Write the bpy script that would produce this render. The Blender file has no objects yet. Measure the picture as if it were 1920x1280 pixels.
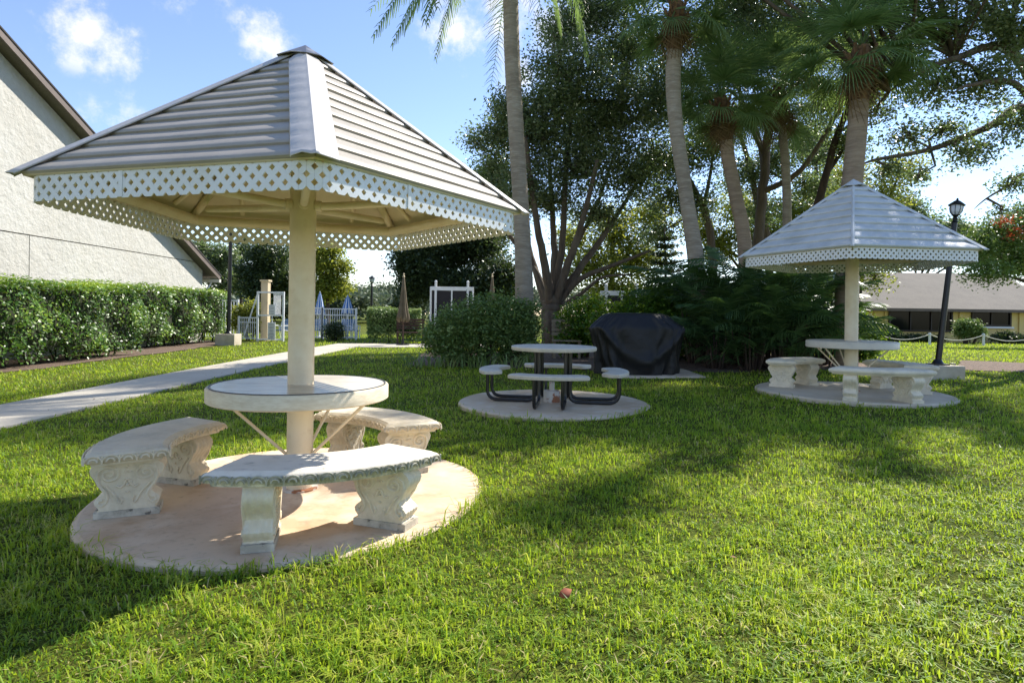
import bpy, bmesh, math, random
import numpy as np
from mathutils import Vector, Matrix
random.seed(11); RNG = np.random.default_rng(11)
SC = bpy.context.scene; COL = SC.collection
PI = math.pi; TAU = 2*PI
# ------------------------------------------------------------------ camera model (fitted to the photo, full-size pixels)
F, CY, ROLL, CAMH = 1122.6, 586.7, .0139, 1.2735
def ray(px, py):
    a, b = px-960, py-CY
    c, s = math.cos(ROLL), math.sin(ROLL)
    return Vector(((a*c+b*s)/F, 1.0, -(-a*s+b*c)/F))
def W(px, py, d): return Vector((0, 0, CAMH)) + ray(px, py)*d
def gh(x, y):
    s = .0214*12*np.tanh((x+1.47)/12) + .0086*12*np.tanh((y-4.18)/12)
    t = np.clip((y-11)/25, 0, 1); t = t*t*(3-2*t)
    return s*(1-t) - .08*t
def G(px, py):
    r = ray(px, py); z = 0.
    for _ in range(12):
        t = (z-CAMH)/r.z; p = Vector((0, 0, CAMH)) + r*t; z = float(gh(p.x, p.y))
    return p
AZ, EL = math.radians(44), math.radians(45)
SUN = Vector((math.cos(EL)*math.cos(AZ), math.cos(EL)*math.sin(AZ), math.sin(EL)))
# ------------------------------------------------------------------ materials
def lin(c): return tuple(((v/255)/12.92 if v/255 <= .04045 else ((v/255+.055)/1.055)**2.4) for v in c)
def newmat(name):
    m = bpy.data.materials.new(name); m.use_nodes = True
    nt = m.node_tree; nt.nodes.clear(); return m, nt
def N(nt, t, **k):
    n = nt.nodes.new(t)
    for a, v in k.items():
        if a in n.inputs: n.inputs[a].default_value = v
        else: setattr(n, a, v)
    return n
def L(nt, a, b): nt.links.new(a, b)
def mixc(nt, fac, a, b):
    m = nt.nodes.new('ShaderNodeMix'); m.data_type = 'RGBA'
    for s, v in ((0, fac), (6, a), (7, b)):
        if hasattr(v, 'links'): nt.links.new(v, m.inputs[s])
        elif s == 0: m.inputs[0].default_value = v
        else: m.inputs[s].default_value = (*v, 1)
    return m.outputs[2]
def noise(nt, vec, scale, detail=4, rough=.6, lo=.4, hi=.6):
    n = N(nt, 'ShaderNodeTexNoise'); n.inputs['Scale'].default_value = scale
    n.inputs['Detail'].default_value = detail; n.inputs['Roughness'].default_value = rough
    L(nt, vec, n.inputs['Vector'])
    r = N(nt, 'ShaderNodeMapRange'); r.inputs[1].default_value = lo; r.inputs[2].default_value = hi
    L(nt, n.outputs[0], r.inputs[0]); return r.outputs[0], n.outputs[0]
def mat(name, col, rough=.7, layers=(), bumps=(), metal=0., spec=.5, coat=0., stretch=None, side=None):
    """layers: (scale, colour, amount, lo, hi); bumps: (scale, strength, distance)"""
    m, nt = newmat(name)
    out = N(nt, 'ShaderNodeOutputMaterial'); p = N(nt, 'ShaderNodeBsdfPrincipled')
    L(nt, p.outputs[0], out.inputs[0])
    p.inputs['Roughness'].default_value = rough; p.inputs['Metallic'].default_value = metal
    p.inputs['Specular IOR Level'].default_value = spec; p.inputs['Coat Weight'].default_value = coat
    tc = N(nt, 'ShaderNodeTexCoord'); vec = tc.outputs['Object']
    if stretch:
        mp = N(nt, 'ShaderNodeMapping'); mp.inputs['Scale'].default_value = stretch
        L(nt, vec, mp.inputs[0]); vec = mp.outputs[0]
    c = col
    for (sc, c2, am, lo, hi) in layers:
        f, _ = noise(nt, vec, sc, 5, .6, lo, hi)
        mm = N(nt, 'ShaderNodeMath', operation='MULTIPLY'); mm.inputs[1].default_value = am
        L(nt, f, mm.inputs[0]); c = mixc(nt, mm.outputs[0], c, c2)
    if side:                                                                  # algae that grows on upright faces only
        ge = N(nt, 'ShaderNodeNewGeometry'); sx = N(nt, 'ShaderNodeSeparateXYZ'); L(nt, ge.outputs['Normal'], sx.inputs[0])
        rm = N(nt, 'ShaderNodeMapRange'); rm.inputs[1].default_value = .75; rm.inputs[2].default_value = .2; L(nt, sx.outputs[2], rm.inputs[0])
        f, _ = noise(nt, vec, side[0], 6, .7, side[3], side[4]); m1 = N(nt, 'ShaderNodeMath', operation='MULTIPLY'); L(nt, f, m1.inputs[0]); L(nt, rm.outputs[0], m1.inputs[1])
        m2 = N(nt, 'ShaderNodeMath', operation='MULTIPLY'); L(nt, m1.outputs[0], m2.inputs[0]); m2.inputs[1].default_value = side[2]; c = mixc(nt, m2.outputs[0], c, side[1])
    if hasattr(c, 'links'): L(nt, c, p.inputs['Base Color'])
    else: p.inputs['Base Color'].default_value = (*c, 1)
    prev = None
    for (sc, st, di) in bumps:
        _, h = noise(nt, vec, sc, 6, .65)
        b = N(nt, 'ShaderNodeBump'); b.inputs['Strength'].default_value = st; b.inputs['Distance'].default_value = di
        L(nt, h, b.inputs['Height'])
        if prev: L(nt, prev, b.inputs['Normal'])
        prev = b.outputs[0]
    if prev: L(nt, prev, p.inputs['Normal'])
    return m
def leafmat(name, cols, rough=.5, transl=.35, tcol=None, spec=.4):
    """cols: list of colours picked per leaf by the 'tint' attribute"""
    m, nt = newmat(name)
    out = N(nt, 'ShaderNodeOutputMaterial'); p = N(nt, 'ShaderNodeBsdfPrincipled')
    at = N(nt, 'ShaderNodeAttribute', attribute_name='tint')
    cr = N(nt, 'ShaderNodeValToRGB'); e = cr.color_ramp.elements
    while len(e) < len(cols): e.new(.5)
    for i, c in enumerate(cols):
        e[i].position = i/(max(1, len(cols)-1)); e[i].color = (*c, 1)
    L(nt, at.outputs['Fac'], cr.inputs[0]); L(nt, cr.outputs[0], p.inputs['Base Color'])
    p.inputs['Roughness'].default_value = rough; p.inputs['Specular IOR Level'].default_value = spec
    t = N(nt, 'ShaderNodeBsdfTranslucent')
    if tcol: 
        c = mixc(nt, .65, cr.outputs[0], tcol); L(nt, c, t.inputs[0])
    else: L(nt, cr.outputs[0], t.inputs[0])
    mx = N(nt, 'ShaderNodeMixShader'); mx.inputs[0].default_value = transl
    L(nt, p.outputs[0], mx.inputs[1]); L(nt, t.outputs[0], mx.inputs[2]); L(nt, mx.outputs[0], out.inputs[0])
    return m
M = {}
M['cream'] = mat('cream_paint', lin((232, 218, 190)), .45, [(3, lin((205, 180, 135)), .5, .45, .7), (14, lin((190, 160, 115)), .25, .55, .75)], [(30, .08, .01)])
M['cream_under'] = mat('cream_soffit_paint', lin((216, 203, 176)), .6, [(2.5, lin((188, 168, 130)), .5, .4, .7)], [(12, .05, .01)])
M['white_pvc'] = mat('white_lattice_vinyl', lin((226, 228, 228)), .45, [(5, lin((205, 203, 192)), .5, .45, .75)], [])
M['roof_near'] = mat('taupe_vinyl_siding', lin((168, 160, 147)), .5, [(4, lin((146, 139, 127)), .6, .4, .7), (1.2, lin((128, 120, 110)), .45, .5, .72), (30, lin((120, 110, 100)), .3, .58, .72)], [(9, .04, .01)])
M['roof_far'] = mat('weathered_white_siding', lin((205, 207, 204)), .45, [(3, lin((176, 178, 174)), .6, .4, .65), (1.6, lin((120, 130, 112)), .45, .6, .75)], [(9, .1, .02)])
M['cap'] = mat('ridge_cap_metal', lin((192, 187, 180)), .38, [(5, lin((178, 174, 170)), .5, .4, .65), (40, lin((160, 155, 150)), .25, .55, .7)], [(25, .15, .008)], stretch=(1, 1, .4))
M['apex'] = mat('apex_cap_metal', lin((120, 118, 116)), .35, [(12, lin((190, 188, 184)), .6, .45, .6)], [], metal=.5)
M['tabletop'] = mat('table_surface', lin((226, 214, 188)), .6, [(6, lin((190, 168, 134)), .5, .45, .68), (20, lin((206, 188, 156)), .5, .45, .62)], [(45, .25, .004)], stretch=(1, 1, 5))
M['table_gloss'] = mat('sealed_table_surface', lin((214, 200, 174)), .22, [(5, lin((182, 164, 136)), .6, .45, .7), (2, lin((150, 134, 110)), .5, .48, .68)], [(7, .05, .01)], spec=.28, coat=.0, stretch=(1, 5, 1))
M['table_grey'] = mat('grey_table_surface', lin((206, 198, 180)), .45, [(6, lin((170, 166, 158)), .5, .45, .7)], [(45, .2, .004)])
M['dark_ring'] = mat('dark_rim_line', lin((52, 48, 46)), .4)
M['bench'] = mat('cast_concrete', lin((226, 212, 184)), .85, [(5, lin((200, 188, 164)), .6, .42, .65), (1.8, lin((160, 154, 130)), .45, .55, .75), (34, lin((236, 230, 216)), .35, .5, .7)], [(60, .35, .005), (14, .2, .012)], side=(7, lin((178, 164, 134)), .45, .45, .65))
M['bench_aged'] = mat('mossy_cast_concrete', lin((230, 222, 206)), .85, [(4, lin((212, 202, 182)), .6, .42, .62), (2.6, lin((170, 166, 148)), .5, .56, .72), (16, lin((128, 128, 120)), .45, .6, .72)], [(60, .35, .005), (14, .2, .012)], side=(8, lin((112, 114, 92)), .8, .38, .6))
M['bench_carve'] = mat('carved_cast_concrete_edge', lin((186, 180, 160)), .9, [(9, lin((122, 122, 102)), .75, .4, .58), (26, lin((206, 198, 182)), .5, .54, .68)], [(50, .5, .006)])
M['bench_base'] = mat('damp_concrete_foot', lin((206, 197, 178)), .85, [(9, lin((150, 142, 126)), .7, .42, .62), (22, lin((66, 62, 58)), .75, .58, .66)], [(50, .4, .005)])
M['bench_far'] = mat('pale_cast_concrete', lin((232, 221, 196)), .8, [(5, lin((188, 180, 162)), .6, .42, .65)], [(40, .3, .004)])
M['pad_near'] = mat('tan_concrete_pad', lin((216, 192, 162)), .8, [(.9, lin((186, 156, 124)), .75, .42, .6), (2.2, lin((230, 214, 190)), .7, .48, .64), (3.5, lin((172, 128, 88)), .4, .58, .7), (4, lin((112, 100, 88)), .45, .62, .72), (24, lin((150, 132, 110)), .35, .56, .7)], [(70, .15, .003), (8, .1, .006)])
M['pad_mid'] = mat('grey_concrete_pad', lin((212, 193, 164)), .8, [(1.4, lin((182, 156, 124)), .6, .42, .62), (5, lin((222, 216, 204)), .5, .5, .68)], [(70, .15, .003)])
M['pad_far'] = mat('pale_concrete_pad', lin((208, 194, 170)), .8, [(1.4, lin((178, 162, 138)), .6, .42, .62)], [(70, .15, .003)])
M['walk'] = mat('sidewalk_concrete', lin((188, 181, 166)), .85, [(.8, lin((166, 156, 138)), .6, .4, .65), (9, lin((160, 150, 132)), .3, .5, .7)], [(80, .2, .004)])
M['black_tube'] = mat('black_painted_steel', lin((22, 22, 24)), .3, spec=.6)
M['seat_grey'] = mat('speckled_composite_seat', lin((212, 203, 184)), .55, [(4, lin((180, 174, 160)), .5, .4, .65), (60, lin((150, 146, 136)), .35, .55, .65)], [])
M['rust'] = mat('rusty_white_paint', lin((206, 200, 190)), .7, [(7, lin((150, 84, 30)), .9, .5, .56)], [])
M['tarp'] = mat('black_vinyl_cover', lin((12, 12, 14)), .5, [(6, lin((22, 22, 26)), .6, .4, .7)], [(5, .4, .04), (16, .25, .01), (50, .1, .003)], spec=.45)
M['stucco'] = mat('white_stucco', lin((192, 190, 183)), .9, [(.3, lin((172, 169, 160)), .5, .45, .65), (.7, lin((184, 180, 170)), .6, .4, .65), (6, lin((172, 167, 156)), .4, .45, .7)], [(3.2, .8, .06), (11, .6, .03)])
M['groove'] = mat('joint_shadow_gap', lin((70, 66, 60)), .9)
M['fascia'] = mat('brown_fascia_board', lin((112, 98, 89)), .6, [(3, lin((92, 80, 72)), .5, .4, .6)], [])
M['shingle'] = mat('grey_brown_shingles', lin((116, 109, 98)), .9, [(1.2, lin((98, 92, 84)), .6, .4, .65), (26, lin((80, 75, 70)), .5, .5, .65)], [(30, .4, .02)])
M['shingle_dark'] = mat('dark_roof_edge', lin((60, 56, 54)), .9, [], [])
M['gutter'] = mat('white_gutter', lin((226, 220, 210)), .4)
M['yellow_wall'] = mat('pale_yellow_siding', lin((236, 210, 138)), .8, [(1.5, lin((214, 192, 132)), .5, .4, .65)], [(20, .1, .01)])
M['glass'] = mat('dark_window_glass', lin((22, 22, 24)), .15, spec=.18)
M['bronze'] = mat('bronze_window_frame', lin((48, 36, 30)), .5)
M['curtain'] = mat('pale_window_blind', lin((150, 140, 128)), .9)
M['black_iron'] = mat('black_cast_iron', lin((20, 20, 24)), .35, spec=.5)
M['lamp_glass'] = mat('frosted_lantern_glass', lin((210, 214, 220)), .25)
M['block'] = mat('lamp_footing_concrete', lin((196, 186, 166)), .85, [(4, lin((166, 154, 132)), .6, .42, .65)], [(40, .3, .006)])
M['white_paint'] = mat('white_painted_metal', lin((232, 234, 238)), .4)
M['leaf_brown'] = mat('fallen_brown_leaf', lin((128, 98, 64)), .9, [(40, lin((88, 64, 42)), .6, .4, .6)])
M['tan_post'] = mat('tan_painted_post', lin((206, 186, 152)), .6)
M['sign_white'] = mat('white_sign_board', lin((232, 232, 232)), .5)
M['sign_text'] = mat('grey_sign_print', lin((120, 120, 128)), .6)
M['blue_cloth'] = mat('blue_umbrella_cloth', lin((70, 120, 188)), .8, [], [(20, .2, .02)])
M['white_cloth'] = mat('white_umbrella_cloth', lin((216, 222, 230)), .8, [], [])
M['tan_cloth'] = mat('faded_tan_umbrella_cloth', lin((116, 104, 86)), .9, [(3, lin((90, 80, 64)), .6, .4, .6)], [(9, .4, .03)])
M['wood_dark'] = mat('dark_stained_wood', lin((70, 46, 36)), .6, [(8, lin((50, 32, 26)), .6, .4, .6)], [])
M['wood_grey'] = mat('weathered_wood_slats', lin((166, 150, 124)), .8, [(6, lin((120, 104, 82)), .6, .4, .6)], [], stretch=(1, 6, 6))
M['blue_strap'] = mat('blue_vinyl_straps', lin((96, 134, 184)), .5)
M['screen_dark'] = mat('dark_mesh_screen', lin((44, 42, 48)), .8)
M['mulch'] = mat('brown_bark_mulch', lin((112, 92, 76)), .95, [(14, lin((74, 58, 48)), .9, .42, .56), (40, lin((150, 130, 110)), .6, .52, .62)], [(30, .9, .03)])
M['rope'] = mat('white_rope', lin((222, 216, 200)), .8)
M['leafred'] = mat('dry_red_leaf', lin((146, 78, 50)), .8, [(60, lin((96, 52, 36)), .6, .45, .6)])
M['sign_blue'] = mat('blue_grey_banner', lin((104, 128, 160)), .6, [(7, lin((170, 184, 200)), .6, .5, .6)], [])
M['bark'] = mat('grey_oak_bark', lin((104, 90, 74)), .9, [(4, lin((70, 58, 48)), .7, .4, .6), (2, lin((132, 122, 104)), .5, .5, .7)], [(12, .8, .03)], stretch=(3, 3, .6))
M['bark_dark'] = mat('dark_brown_bark', lin((78, 62, 50)), .9, [(4, lin((52, 42, 34)), .7, .4, .6)], [(12, .8, .03)], stretch=(3, 3, .6))
M['palm_bark'] = mat('grey_ringed_palm_bark', lin((156, 144, 126)), .9, [(3, lin((122, 110, 94)), .6, .4, .62), (9, lin((184, 176, 160)), .5, .5, .66)], [(26, .6, .02), (7, .4, .03)], stretch=(.5, .5, 3.2))
M['palm_bark_pink'] = mat('pinkish_palm_bark', lin((158, 138, 116)), .9, [(3, lin((124, 106, 88)), .6, .4, .62), (9, lin((176, 160, 140)), .5, .5, .66)], [(26, .6, .02), (7, .4, .03)], stretch=(.5, .5, 3.2))
M['boot'] = mat('brown_palm_boots', lin((128, 98, 68)), .9, [(9, lin((80, 58, 40)), .8, .42, .58)], [(20, .6, .02)])
M['dead_frond'] = leafmat('dead_palm_frond', [lin((92, 76, 52)), lin((130, 108, 74))], .8, .2)
M['grass'] = leafmat('lawn_grass_blade', [lin((56, 92, 26)), lin((106, 146, 40)), lin((148, 174, 52)), lin((190, 190, 82)), lin((204, 184, 136))], .5, .5, lin((196, 216, 48)))
M['oak_leaf'] = leafmat('oak_leaf', [lin((74, 84, 60)), lin((100, 112, 80)), lin((128, 138, 102)), lin((164, 168, 134))], .36, .38, lin((132, 160, 76)), spec=.6)
M['gold_leaf'] = leafmat('yellow_green_leaf', [lin((92, 108, 46)), lin((128, 138, 58)), lin((170, 166, 84))], .45, .45, lin((180, 184, 66)))
M['dark_leaf'] = leafmat('dark_green_leaf', [lin((46, 60, 40)), lin((68, 84, 54)), lin((92, 104, 68))], .42, .28, lin((90, 110, 40)))
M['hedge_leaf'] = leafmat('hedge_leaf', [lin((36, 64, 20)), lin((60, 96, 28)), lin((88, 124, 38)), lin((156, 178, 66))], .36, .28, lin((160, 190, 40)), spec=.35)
M['bush_leaf'] = leafmat('shrub_leaf', [lin((76, 104, 52)), lin((116, 142, 76)), lin((166, 182, 118))], .45, .32, lin((120, 140, 50)))
M['palm_leaf'] = leafmat('palm_frond_leaf', [lin((72, 100, 66)), lin((96, 126, 82)), lin((124, 146, 98))], .38, .42, lin((150, 176, 84)), spec=.6)
M['areca_leaf'] = leafmat('shade_palm_leaf', [lin((44, 70, 42)), lin((66, 94, 54)), lin((98, 124, 76))], .36, .32, lin((90, 120, 40)), spec=.5)
M['flower'] = leafmat('orange_red_flower', [lin((190, 84, 44)), lin((206, 110, 70))], .6, .3)
M['core'] = mat('hedge_stems_and_dark_core', lin((44, 50, 26)), .95, [(8, lin((30, 34, 18)), .8, .4, .6)], [])
M['far_leaf'] = leafmat('far_tree_leaf', [lin((70, 86, 66)), lin((98, 112, 86)), lin((126, 132, 96))], .6, .3)
# lawn soil / thatch
def ground_mat():
    m, nt = newmat('lawn_ground')
    out = N(nt, 'ShaderNodeOutputMaterial'); p = N(nt, 'ShaderNodeBsdfPrincipled'); L(nt, p.outputs[0], out.inputs[0])
    tc = N(nt, 'ShaderNodeTexCoord'); v = tc.outputs['Object']
    f1, _ = noise(nt, v, .9, 5, .6, .4, .62); f2, _ = noise(nt, v, 26, 5, .7, .4, .6); f3, h = noise(nt, v, 90, 4, .7, .42, .6)
    c = mixc(nt, f1, lin((112, 130, 44)), lin((146, 148, 60)))
    c2 = mixc(nt, f2, lin((70, 88, 30)), c); c3 = mixc(nt, f3, lin((72, 74, 32)), c2)
    L(nt, c3, p.inputs['Base Color']); p.inputs['Roughness'].default_value = .95; p.inputs['Specular IOR Level'].default_value = .1
    b = N(nt, 'ShaderNodeBump'); b.inputs['Strength'].default_value = .8; b.inputs['Distance'].default_value = .04
    L(nt, h, b.inputs['Height']); L(nt, b.outputs[0], p.inputs['Normal'])
    return m
M['ground'] = ground_mat()
# ------------------------------------------------------------------ mesh helpers
class MB:
    """collects faces; .obj links them as one mesh object"""
    def __init__(s): s.v = []; s.f = []
    def add(s, vs, fs):
        o = len(s.v); s.v += [tuple(v) for v in vs]; s.f += [tuple(i+o for i in f) for f in fs]; return s
    def box(s, c, d, rot=None):
        c = Vector(c); vs = []
        for z in (-1, 1):
            for y in (-1, 1):
                for x in (-1, 1):
                    p = Vector((x*d[0]/2, y*d[1]/2, z*d[2]/2))
                    if rot is not None: p = rot @ p
                    vs.append(c+p)
        return s.add(vs, [(0, 2, 3, 1), (4, 5, 7, 6), (0, 1, 5, 4), (2, 6, 7, 3), (0, 4, 6, 2), (1, 3, 7, 5)])
    def bar(s, a, b, w, h=None):
        a, b = Vector(a), Vector(b); h = h or w; d = b-a
        q = d.to_track_quat('Z', 'Y').to_matrix()
        return s.box((a+b)/2, (w, h, d.length), q)
    def tube(s, pts, rad, seg=10, cap=True):
        pts = [Vector(p) for p in pts]; n = len(pts)
        if not hasattr(rad, '__len__'): rad = [rad]*n
        o = len(s.v); up = None
        for i, p in enumerate(pts):
            t = (pts[min(i+1, n-1)]-pts[max(i-1, 0)]).normalized()
            if up is None: up = t.orthogonal().normalized()
            up = (up-t*up.dot(t)).normalized(); bi = t.cross(up)
            for k in range(seg):
                a = TAU*k/seg; s.v.append(tuple(p+(up*math.cos(a)+bi*math.sin(a))*rad[i]))
        for i in range(n-1):
            for k in range(seg):
                k2 = (k+1) % seg; s.f.append((o+i*seg+k, o+i*seg+k2, o+(i+1)*seg+k2, o+(i+1)*seg+k))
        if cap:
            s.f.append(tuple(o+k for k in range(seg))[::-1]); s.f.append(tuple(o+(n-1)*seg+k for k in range(seg)))
        return s
    def lathe(s, c, prof, seg=48):
        c = Vector(c); o = len(s.v)
        for (r, z) in prof:
            for k in range(seg):
                a = TAU*k/seg; s.v.append((c.x+r*math.cos(a), c.y+r*math.sin(a), c.z+z))
        for i in range(len(prof)-1):
            for k in range(seg):
                k2 = (k+1) % seg; s.f.append((o+i*seg+k, o+i*seg+k2, o+(i+1)*seg+k2, o+(i+1)*seg+k))
        s.f.append(tuple(o+k for k in range(seg))[::-1]); s.f.append(tuple(o+(len(prof)-1)*seg+k for k in range(seg)))
        return s
    def obj(s, name, m, parent=None, smooth=False, mods=()):
        me = bpy.data.meshes.new(name); me.from_pydata(s.v, [], s.f); me.update()
        return link(name, me, m, parent, smooth, mods)
def link(name, me, m, parent=None, smooth=False, mods=()):
    o = bpy.data.objects.new(name, me); COL.objects.link(o)
    if m is not None: me.materials.append(m)
    if smooth:
        me.polygons.foreach_set('use_smooth', [True]*len(me.polygons))
        if smooth == 'angle':
            try: me.set_sharp_from_angle(angle=math.radians(38))
            except Exception: pass
    for k in mods:
        if k[0] == 'bevel':
            b = o.modifiers.new('bevel', 'BEVEL'); b.width = k[1]; b.segments = 2; b.limit_method = 'ANGLE'
        if k[0] == 'solid':
            b = o.modifiers.new('solid', 'SOLIDIFY'); b.thickness = k[1]; b.offset = 0
    if parent is not None: o.parent = parent
    return o
def thing(name, label, cat, loc=(0, 0, 0), rz=0., group=None):
    o = bpy.data.objects.new(name, None); COL.objects.link(o); o.empty_display_size = .1
    o.location = loc; o.rotation_euler = (0, 0, rz); return tag(o, label, cat, group)
def tag(o, label, cat, group=None, kind=None):
    if label: o['label'] = label
    if cat: o['category'] = cat
    if group: o['group'] = group
    if kind: o['kind'] = kind
    return o
def struct(o, kind='structure'): o['kind'] = kind; return o
def dup(root, loc, rz, label, group=None):
    r = root.copy(); COL.objects.link(r); r.location = loc; r.rotation_euler = (0, 0, rz); r['label'] = label
    if group: r['group'] = group
    for ch in list(root.children):
        c = ch.copy(); COL.objects.link(c); c.parent = r
        for g2 in ch.children:
            d = g2.copy(); COL.objects.link(d); d.parent = c
    return r
def npmesh(name, V, nper, tint, m, parent=None):
    """V (n*nper,3): n faces with nper verts each, tint per face"""
    n = len(V)//nper; me = bpy.data.meshes.new(name)
    me.vertices.add(len(V)); me.vertices.foreach_set('co', np.ascontiguousarray(V, np.float32).ravel())
    me.loops.add(len(V)); me.loops.foreach_set('vertex_index', np.arange(len(V), dtype=np.int32))
    me.polygons.add(n); me.polygons.foreach_set('loop_start', np.arange(0, len(V), nper, dtype=np.int32))
    a = me.attributes.new('tint', 'FLOAT', 'FACE'); a.data.foreach_set('value', np.ascontiguousarray(tint, np.float32))
    me.update(); me.validate()
    return link(name, me, m, parent)
def unit(v): return v/np.maximum(np.linalg.norm(v, axis=-1, keepdims=True), 1e-9)
def leaf_quads(P, size, rng=RNG, up=.35, aspect=.5, out=None, outw=0.):
    """rhombic leaf quads at points P"""
    n = len(P); nr = unit(rng.normal(size=(n, 3))); nr[:, 2] = np.abs(nr[:, 2])+up
    if out is not None: nr = nr*(1-outw)+out*outw*1.5
    nr = unit(nr); t = unit(np.cross(nr, rng.normal(size=(n, 3)))); b = np.cross(nr, t)
    s = (size*rng.uniform(.65, 1.3, n))[:, None]
    a1 = P-t*s*.5; a3 = P+t*s*.5; w = s*aspect*.5
    a2 = P-t*s*.05+b*w+nr*s*.08; a4 = P-t*s*.05-b*w+nr*s*.08
    return np.stack([a1, a2, a3, a4], 1).reshape(-1, 3)
def clump_points(c, r, nclu, per, spread, rng=RNG, shell=.55):
    d = unit(rng.normal(size=(nclu, 3))); rr = rng.uniform(0, 1, nclu)**(shell)
    cc = np.array(c)+d*rr[:, None]*np.array(r)*rng.uniform(.8, 1.12, (nclu, 1))
    q = np.repeat(cc, per, 0)+rng.normal(size=(nclu*per, 3))*np.array([spread, spread, spread*.7])
    return q, cc, np.repeat(rng.uniform(-.22, .22, nclu), per)
# ------------------------------------------------------------------ setting: ground, pads, walk, mulch
def build_ground():
    u = np.linspace(-1, 1, 171); xs = 14*u+ 260*u**5 + 60*u**3; ys = 8+ xs
    X, Y = np.meshgrid(xs, ys); Z = gh(X, Y)
    vs = np.stack([X, Y, Z], -1).reshape(-1, 3); n = len(xs)
    f = [(j*n+i, j*n+i+1, (j+1)*n+i+1, (j+1)*n+i) for j in range(n-1) for i in range(n-1)]
    me = bpy.data.meshes.new('ground'); me.from_pydata(vs.tolist(), [], f); me.update()
    struct(link('ground', me, M['ground'], smooth=True))
build_ground()
NC = Vector((-1.4685, 4.1832)); FC = Vector((4.9655, 8.7556)); MC = Vector((.5634, 7.9684))
ZN, ZF, ZM = 0.0, .177, .076
PADS = [(NC.x, NC.y, 1.29), (FC.x, FC.y, 1.29), (MC.x, MC.y, 1.26)]
def pad(c, r, z, m, seed):
    rnd = random.Random(seed); seg = 96
    ph = [rnd.uniform(0, TAU) for _ in range(3)]
    vs = []; prof = [(0, -.10), (0, .012), (-.012, .024), (-.03, .03)]
    for (dr, zz) in prof:
        for k in range(seg):
            a = TAU*k/seg; rr = r+dr+.008*math.sin(3*a+ph[0])+.006*math.sin(7*a+ph[1])
            vs.append((rr*math.cos(a), rr*math.sin(a), zz))
    mb = MB(); fs = [(i*seg+k, i*seg+(k+1) % seg, (i+1)*seg+(k+1) % seg, (i+1)*seg+k) for i in range(3) for k in range(seg)]
    fs.append(tuple(3*seg+k for k in range(seg))); mb.add(vs, fs)
    o = mb.obj('concrete_pad', m); o.location = (c.x, c.y, z); struct(o); return o
pad(NC, 1.29, ZN, M['pad_near'], 1); pad(FC, 1.29, ZF, M['pad_far'], 2); pad(MC, 1.26, ZM, M['pad_mid'], 3)
def strip_mesh(mb, x0, x1, y0, y1, h, nx=3, ny=4, base=-.1):
    xs = np.linspace(x0, x1, nx); ys = np.linspace(y0, y1, ny); o = []
    top = [(x, y, float(gh(x, y))+h) for y in ys for x in xs]; bot = [(x, y, z-.12) for x, y, z in top]
    n = nx*ny; f = []
    for j in range(ny-1):
        for i in range(nx-1): f.append((j*nx+i, j*nx+i+1, (j+1)*nx+i+1, (j+1)*nx+i))
    per = [i for i in range(nx)]+[j*nx+nx-1 for j in range(1, ny)]+[(ny-1)*nx+i for i in range(nx-2, -1, -1)]+[j*nx for j in range(ny-2, 0, -1)]
    for a, b in zip(per, per[1:]+per[:1]): f.append((b, a, a+n, b+n))
    mb.add(top+bot, f)
mb = MB(); y = -3.0
while y < 21: strip_mesh(mb, -6.85, -5.5, y+.006, y+1.494, .03); y += 1.5
y2 = -6.85
while y2 < -.5: strip_mesh(mb, y2+.006, y2+1.494, 21.01, 23.6, .03, 4, 3); y2 += 1.5
struct(mb.obj('sidewalk', M['walk'], mods=[('bevel', .006)]))
def blob_sheet(name, pts, h, m):
    """ground-hugging sheet over a closed outline"""
    c = sum((Vector(p) for p in pts), Vector((0, 0)))/len(pts); mb = MB(); n = len(pts); vs = []
    rings = 6
    for r in range(1, rings+1):
        for p in pts:
            q = c+(Vector(p)-c)*(r/rings); vs.append((q.x, q.y, float(gh(q.x, q.y))+h+(0 if r == rings else .012)))
    vs.append((c.x, c.y, float(gh(c.x, c.y))+h+.02))
    f = [(len(vs)-1, k, (k+1) % n) for k in range(n)]
    for r in range(rings-1):
        for k in range(n): k2 = (k+1) % n; f.append((r*n+k, (r+1)*n+k, (r+1)*n+k2, r*n+k2))
    return struct(mb.add(vs, f).obj(name, m, smooth=True))
def wob(pts, amt=.12, sub=5, seed=0):
    rnd = random.Random(seed); o = []; n = len(pts)
    for i in range(n):
        a, b = Vector(pts[i]), Vector(pts[(i+1) % n])
        for k in range(sub):
            q = a.lerp(b, k/sub); o.append((q.x+rnd.uniform(-amt, amt), q.y+rnd.uniform(-amt, amt)))
    return o
MULCH = [wob([(-12.9, 8), (-10.45, 8), (-10.3, 14.3), (-10.5, 18), (-11.0, 23.5), (-12.9, 25.5)], .12, 6, 1),
         wob([(1.2, 12.35), (4.4, 11.6), (8.0, 12.4), (8.3, 16.5), (3, 19), (-2.6, 18), (-2.5, 13.6)], .12, 6, 2),
         wob([G(1790, 694).xy, G(1960, 700).xy, G(1960, 683).xy, G(1800, 676).xy], .05, 6, 3)]
for q in MULCH: blob_sheet('mulch_bed', q, .014, M['mulch'])
mb = MB(); strip_mesh(mb, 1.75, 3.5, 10.75, 12.2, .03, 4, 3); struct(mb.obj('concrete_slab', M['pad_mid'], mods=[('bevel', .008)]))
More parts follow.
